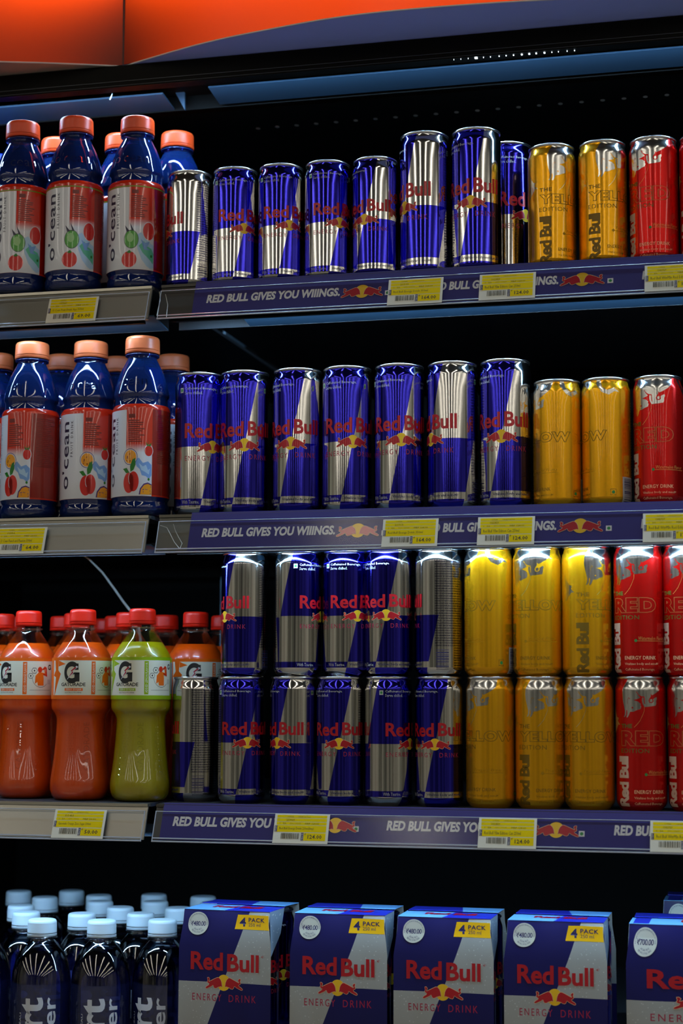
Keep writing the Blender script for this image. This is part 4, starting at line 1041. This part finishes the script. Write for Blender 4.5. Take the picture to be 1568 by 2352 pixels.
# ---- price tags
def price_tag(idx, px, py, price, code, name_, label, left=False):
    (r, P_), zs, zb, nm, xr0 = SH[idx]
    hgt = zs - .003 - zb; SL = math.hypot(hgt, YRT - YRB); X = at(px, py, YRB - .004).x; Wt = .0605
    def pt(x, y, o=0):
        t = 1 - (y * .001) / SL; return (X + x * .001, YRT + (YRB - YRT) * t - .0046 - o, zs - .003 - hgt * t)
    mb = MB(); h0, h1 = .5, 33; w_ = Wt * 500
    c = [pt(-w_, h0), pt(w_, h0), pt(w_, h1), pt(-w_, h1)]; cb = [pt(-w_, h0, -.0003), pt(w_, h0, -.0003), pt(w_, h1, -.0003), pt(-w_, h1, -.0003)]
    mb.add(c + cb, [(0, 1, 2, 3), (7, 6, 5, 4), (0, 4, 5, 1), (1, 5, 6, 2), (2, 6, 7, 3), (3, 7, 4, 0)], M_TAGW)
    f1, f2 = (lambda x, y: pt(x, y, .00015)), (lambda x, y: pt(x, y, .0003))
    k = w_ / 30.25
    for y0, y1 in ((28.6, 31.6), (24.6, 28), (20.9, 24), (13, 20.3)): flat(mb, rect(-27.5 * k, 27.5 * k, y0, y1), M_TAGY, f1)
    flat(mb, rect(3.5 * k, 27.5 * k, 3.8, 12.2), M_TAGY, f1)
    flat(mb, rect(-29.2 * k, -26.4 * k, 13.4, 20), M_NAVY, f2); flat(mb, rect(.6 * k, 3.2 * k, 3.8, 12.3), M_NAVY, f2)
    M_INK = mat('tag_ink', (.07, .055, .01), rough=.6); M_INK2 = mat('tag_ink_light', (.25, .19, .01), rough=.6)
    T = lambda s, x0, x1, y0, y1, m=M_INK, b=0.0: flat(mb, fit(text2d(s, b, 1, res=1), x0 * k, x1 * k, y0, y1), m, f2)
    T('OFFER', -16, -9, 29.2, 30.4, M_INK2); T('14082031564', -4, 9, 29.2, 30.4, M_INK2)
    T(code, -17, -8, 25.2, 27.3)
    T('1   EA', -24, -17, 21.6, 23.2, M_INK2); T('(290 / 100ml)', -13, -1, 21.6, 23.2, M_INK2); T('MRP ' + price, 4, 19, 21.6, 23.4)
    T(name_, -24, 14, 15, 18.4)
    T(price, 8, 23.5, 5.8, 10.4, M_INK, .02); T('₹', 4.2, 5.8, 9.6, 11.8)
    T('ITEM', -28.6, -27, 14, 19.4, M_TAGW) if False else flat(mb, fit(text2d('ITEM', 0, 1, res=1), -28.8 * k, -27 * k, 14, 19.4, True), M_TAGW, lambda x, y: pt(x, y, .0004))
    flat(mb, fit(text2d('PRICE', 0, 1, res=1), 1.1 * k, 2.8 * k, 4.4, 11.6, True), M_TAGW, lambda x, y: pt(x, y, .0004))
    rnd = random.Random(hash(code) % 97 if False else len(name_) + int(px)); x = -21.5
    while x < -1:
        t = rnd.choice((.3, .4, .6, .9)); flat(mb, rect(x * k, (x + t) * k, 5.4, 11.8), M_INK, f2); x += t + rnd.choice((.35, .5, .8))
    o = mb.build('price_tag', None, False); return tag(o, label, 'price tag', 'yellow shelf price tags')
price_tag(0, 951, 690, '164.00', '21913', 'Red Bull Energy Drink 350ml', 'yellow tag reading 164.00 under the tall blue cans, top shelf edge')
price_tag(0, 1163, 680, '124.00', '1022829', 'Red Bull Yllw Edition Can 250ml', 'yellow tag reading 124.00 under the first yellow can, top shelf edge')
price_tag(0, 1547, 660, '124.00', '1342727', 'Red Bull WtrMln Red Edition', 'yellow price tag at the right picture edge on the top shelf')
price_tag(1, 939, 1250, '164.00', '21913', 'Red Bull Energy Drink 350ml', 'yellow tag reading 164.00 under the tall cans, middle shelf edge')
price_tag(1, 1160, 1248, '124.00', '1022829', 'Red Bull Yllw Edition Can 250ml', 'yellow tag reading 124.00 under the yellow cans, middle shelf edge')
price_tag(1, 1544, 1240, '124.00', '1342727', 'Red Bull WtrMln Red Edition', 'yellow price tag at the right picture edge on the middle shelf')
price_tag(2, 688, 1930, '124.00', '25909', 'Red Bull Energy Drink 250ml(Imp)', 'yellow price tag reading 124.00 below the blue cans, third shelf')
price_tag(2, 1163, 1935, '124.00', '1022829', 'Red Bull Yllw Edition Can 250ml', 'yellow price tag reading 124.00 below the yellow cans, third shelf')
price_tag(2, 1562, 1945, '124.00', '1342727', 'Red Bull WtrMln Red Edition', 'yellow price tag at the right picture edge on the third shelf')
price_tag(0, 161, 745, '69.00', '1177660', 'O Cean Fruit Drink App 500ml', 'yellow price tag reading 69.00 on the left grey rail, top shelf')
price_tag(1, 42, 1270, '64.00', '1096', 'O Cean Peach and Passion 500ml', 'yellow price tag at the left picture edge, middle shelf grey rail')
price_tag(2, 176, 1920, '50.00', '1041', 'Gatorade Orange Zero Sugar 500ml', 'yellow price tag reading 50.00 on the left grey rail, third shelf')

# ---- crack lines in the clear holder at the left end of the middle and top rail
def crack(idx, pts, label, r_=.00045):
    mb = MB(); q = [at(x, y, YRT + (YRB - YRT) * t - .0045) for x, y, t in pts]
    mb.tube(q, r_, mat('whitish_crack', (.55, .55, .5), rough=.3), 5)
    o = mb.build('plastic_tear', None); o.parent = SH[idx][0][0]; o.matrix_parent_inverse = Matrix.Translation(-Vector(SH[idx][0][0].location))
crack(1, [(368, 1207, .1), (383, 1212, .2), (390, 1225, .4), (400, 1245, .65), (412, 1260, .85)], '')
crack(1, [(398, 1204, .1), (403, 1220, .3), (410, 1234, .5), (418, 1248, .7), (413, 1260, .85)], '')
crack(0, [(366, 670, .1), (368, 690, .3), (364, 705, .6), (360, 725, .9)], '')
crack(0, [(380, 676, .15), (385, 700, .5), (382, 728, .95)], '')

# ---- loose clear strap hanging from the middle shelf of the left bay; small hooks under the header
mb = MB(); pts = []
for px, py, Y in [(172, 1262, 1.98), (205, 1285, 1.985), (235, 1315, 1.99), (262, 1352, 1.995), (285, 1385, 2.0), (300, 1404, 2.003), (318, 1440, 2.005), (326, 1500, 2.005)]: pts.append(at(px, py, Y))
vs, fs = [], []
for i, p in enumerate(pts):
    d = (pts[min(i + 1, len(pts) - 1)] - pts[max(i - 1, 0)]); d.y = 0; d.normalize(); n = Vector((-d.z, 0, d.x)) * (.0009 + .0010 * i / len(pts))
    for o_ in (n, -n):
        for dy in (0, .0006): vs.append((p.x + o_.x, p.y + dy, p.z + o_.z))
    if i: k = 4 * (i - 1); fs += [(k, k + 2, k + 6, k + 4), (k + 1, k + 5, k + 7, k + 3), (k, k + 4, k + 5, k + 1), (k + 2, k + 3, k + 7, k + 6)]
mb.add(vs, fs, mat('milky_strap', (.35, .37, .33), rough=.4))
o = mb.build('plastic_strap', None); tag(o, 'thin milky plastic strap hanging down behind the red capped bottles', 'strap')
mb = MB(); mb.tube([at(256, 203, 1.862), at(258, 210, 1.862), at(257, 219, 1.862), at(252, 229, 1.862)], .0006, mat('bright_wire', (.6, .75, .85), rough=.2, metal=.6), 6)
mb.tube([at(256, 203, 1.862), at(256, 170, 1.862)], .0003, M_DARK, 6)
tag(mb.build('wire_hook', None), 'short bright curved wire hanging under the black header at left', 'hook')

# ------------------------------------------------------------------ lit canopy above the cooler
can_root = empty('lit_canopy', (-.5, 1.9, ZT), label='glowing orange canopy with a vertical seam, projecting above the cooler', cat='canopy')
m = bpy.data.materials.new('orange_light_panel'); m.use_nodes = True; t = m.node_tree; t.nodes.clear()
o_ = t.nodes.new('ShaderNodeOutputMaterial'); tl = t.nodes.new('ShaderNodeBsdfTranslucent'); tl.inputs[0].default_value = (.95, .068, .002, 1)
gl = t.nodes.new('ShaderNodeBsdfGlossy'); gl.inputs['Roughness'].default_value = .35; mx = t.nodes.new('ShaderNodeMixShader'); mx.inputs[0].default_value = .03
t.links.new(tl.outputs[0], mx.inputs[1]); t.links.new(gl.outputs[0], mx.inputs[2]); t.links.new(mx.outputs[0], o_.inputs[0]); M_OR = m
M_UND = mat('blue_lit_underside', (.50, .62, 1.0), rough=.5); M_UND2 = mat('warm_grey_underside', rgb=(150, 150, 142), rough=.5)  # blue light from the cooler is put into the right underside's colour
for m_, c_, k_ in ((M_UND, (.34, .40, .72), .30), (M_UND2, (.5, .5, .45), .06)):      # tinted see-through share added to brighten the dark underside
    t = m_.node_tree; o_ = t.nodes['Material Output']; tl = t.nodes.new('ShaderNodeBsdfTranslucent'); tl.inputs[0].default_value = (*c_, 1)
    mx = t.nodes.new('ShaderNodeMixShader'); mx.inputs[0].default_value = k_
    t.links.new(t.nodes['Principled BSDF'].outputs[0], mx.inputs[1]); t.links.new(tl.outputs[0], mx.inputs[2]); t.links.new(mx.outputs[0], o_.inputs[0])
M_TRIM = mat('pale_edge_trim', (.75, .72, .72), rough=.4)
Lc = [(-120, 137), (-60, 140), (0, 143), (60, 144), (100, 145), (150, 147), (200, 149), (240, 151), (283, 153)]
Rc = [(283, 153), (340, 136), (400, 118), (450, 104), (500, 92), (550, 81), (600, 72), (690, 54), (784, 38), (890, 26), (1000, 17), (1100, 9), (1200, 3), (1300, -2), (1450, -7), (1640, -10)]
for nm, cc, um in (('left', Lc, M_UND2), ('right', Rc, M_UND)):
    q = [atz(x, y, ZT) for x, y in cc]
    sm = [q[0]]
    for a, b in zip(q, q[1:]): sm += [a.lerp(b, .5), b]
    # smooth the plan curve
    for _ in range(3): sm = [sm[0]] + [(sm[i - 1] + sm[i] * 2 + sm[i + 1]) / 4 for i in range(1, len(sm) - 1)] + [sm[-1]]
    n = len(sm); HZ = .30
    mb = MB(); vs = [(p.x, p.y, ZT + .0006) for p in sm] + [(p.x, p.y, ZT + HZ) for p in sm]
    mb.add(vs, [(i, i + 1, n + i + 1, n + i) for i in range(n - 1)], M_OR); part(mb, 'light_panel', can_root, True)
    mb = MB(); vs = [(p.x, p.y - .0005, ZT) for p in sm] + [(p.x, 1.8425, ZT) for p in sm]; vs += [(x, y, z + .0005) for x, y, z in vs]
    k = 2 * n; mb.add(vs, [(n + i, n + i + 1, i + 1, i) for i in range(n - 1)] + [(k + i, k + i + 1, k + n + i + 1, k + n + i) for i in range(n - 1)], um); part(mb, 'underside', can_root, False)
    mb = MB(); mb.tube([(p.x, p.y - .0006, ZT + .0002) for p in sm], .0009, M_TRIM, 6); part(mb, 'edge_trim', can_root, True)
    xa, xb = sm[0].x, sm[-1].x
    l = bpy.data.lights.new('canopy_glow', 'AREA'); l.shape = 'RECTANGLE'; l.size = abs(xb - xa) - .012; l.size_y = .18; l.energy = CANOPY_W * abs(xb - xa); l.color = (1, .93, .85)
    lo = bpy.data.objects.new('canopy_glow', l); C.objects.link(lo); lo.matrix_world = Matrix(((1, 0, 0, (xa + xb) / 2), (0, 0, 1, 1.885), (0, -1, 0, ZT + .17), (0, 0, 0, 1))) @ Matrix.Rotation(0, 4, 'X')
    # point the lamp towards the panel (-y)
    lo.matrix_world = Matrix.Translation(((xa + xb) / 2, 1.870, ZT + .195)) @ Matrix.Rotation(-PI / 2, 4, 'X')
    lo.parent = can_root; lo.matrix_parent_inverse = Matrix.Translation(-Vector(can_root.location))
ps = atz(283, 153, ZT)
mb = MB(); mb.box((ps.x - .002, ps.y - .0004, ZT + .0006), (ps.x + .002, 1.88, ZT + .3), mat('brown_seam', (.10, .01, .004), rough=.5)); part(mb, 'seam_rib', can_root)
mb = MB(); mb.box((-1.4, 1.9, ZT + .001), (.6, 1.92, ZT + .31), M_DARK); mb.box((-1.4, 1.75, ZT + .30), (.6, 1.92, ZT + .31), M_DARK); part(mb, 'back_board', can_root)

# ------------------------------------------------------------------ the shop around: floor, ceiling, far wall and ceiling lamps
M_FLO = mat('grey_floor_tiles', (.42, .41, .39), rough=.3); M_CEI = mat('dark_shop_ceiling', (.05, .05, .05), rough=.8); M_WAL = mat('streaked_shop_wall', (.45, .44, .41), rough=.7)
t = M_WAL.node_tree; n_ = t.nodes.new('ShaderNodeTexNoise'); n_.inputs['Scale'].default_value = 1; n_.inputs['Detail'].default_value = 3  # tall colour streaks added to the walls to vary reflections on the cans
tc = t.nodes.new('ShaderNodeTexCoord'); mp = t.nodes.new('ShaderNodeMapping'); mp.inputs['Scale'].default_value = (.9, .9, .12)
t.links.new(tc.outputs['Object'], mp.inputs[0]); t.links.new(mp.outputs[0], n_.inputs['Vector'])
cr = t.nodes.new('ShaderNodeValToRGB'); e = cr.color_ramp.elements; e[0].position = .36; e[0].color = (.08, .08, .075, 1); e[1].position = .64; e[1].color = (.80, .81, .74, 1)
for pos, c in ((.45, (.28, .33, .29, 1)), (.5, (.42, .36, .34, 1)), (.56, (.50, .54, .48, 1))):
    q = e.new(pos); q.color = c
t.links.new(n_.outputs['Fac'], cr.inputs[0]); t.links.new(cr.outputs[0], t.nodes['Principled BSDF'].inputs['Base Color'])
def struct(mb, name): o = mb.build(name, None, False); o['kind'] = 'structure'; return o
mb = MB(); mb.box((-9, -14, -.1), (9, 2.7, 0), M_FLO); struct(mb, 'floor')
mb = MB(); mb.box((-9, -14, 3.5), (9, 2.7, 3.6), M_CEI); struct(mb, 'ceiling')
mb = MB(); mb.box((-9, -14.1, 0), (9, -14, 3.5), M_WAL); struct(mb, 'wall_front')
mb = MB(); mb.box((-9, 2.62, 0), (9, 2.7, 3.5), M_WAL); struct(mb, 'wall_back')
mb = MB(); mb.box((-9.1, -14, 0), (-9, 2.7, 3.5), M_WAL); struct(mb, 'wall_left')
mb = MB(); mb.box((9, -14, 0), (9.1, 2.7, 3.5), M_WAL); struct(mb, 'wall_right')
M_TUBE = emissive('warm_white_lamp', (1, .93, .80), TUBE_W)
lamp = None
for i, x in enumerate((-7.4, -5.2, -3.1, -1.1, .9, 2.9, 5.0, 7.2)):
    if lamp is None:
        lamp = empty('ceiling_light', (x, -5.6, 3.44), label='long white ceiling lamp of the shop', cat='lamp', group='ceiling lamps of the shop')
        mb = MB(); mb.box((-.12, -5.6, .03), (.12, 5.6, .06), M_DECK); mb.build('housing', lamp, False)
        mb = MB(); mb.box((-.09, -5.55, .0), (.09, 5.55, .03), M_TUBE); mb.build('diffuser', lamp, False)
    else: dup(lamp, (x, -5.6, 3.44), 0, 'long white ceiling lamp of the shop', 'ceiling lamps of the shop')
# plinth so that the cooler stands on the floor
mb = MB(); mb.box((BX0 - .03, 1.86, 0), (BX1 + .03, YB + .03, .3), M_DARK); part(mb, 'plinth', cool)
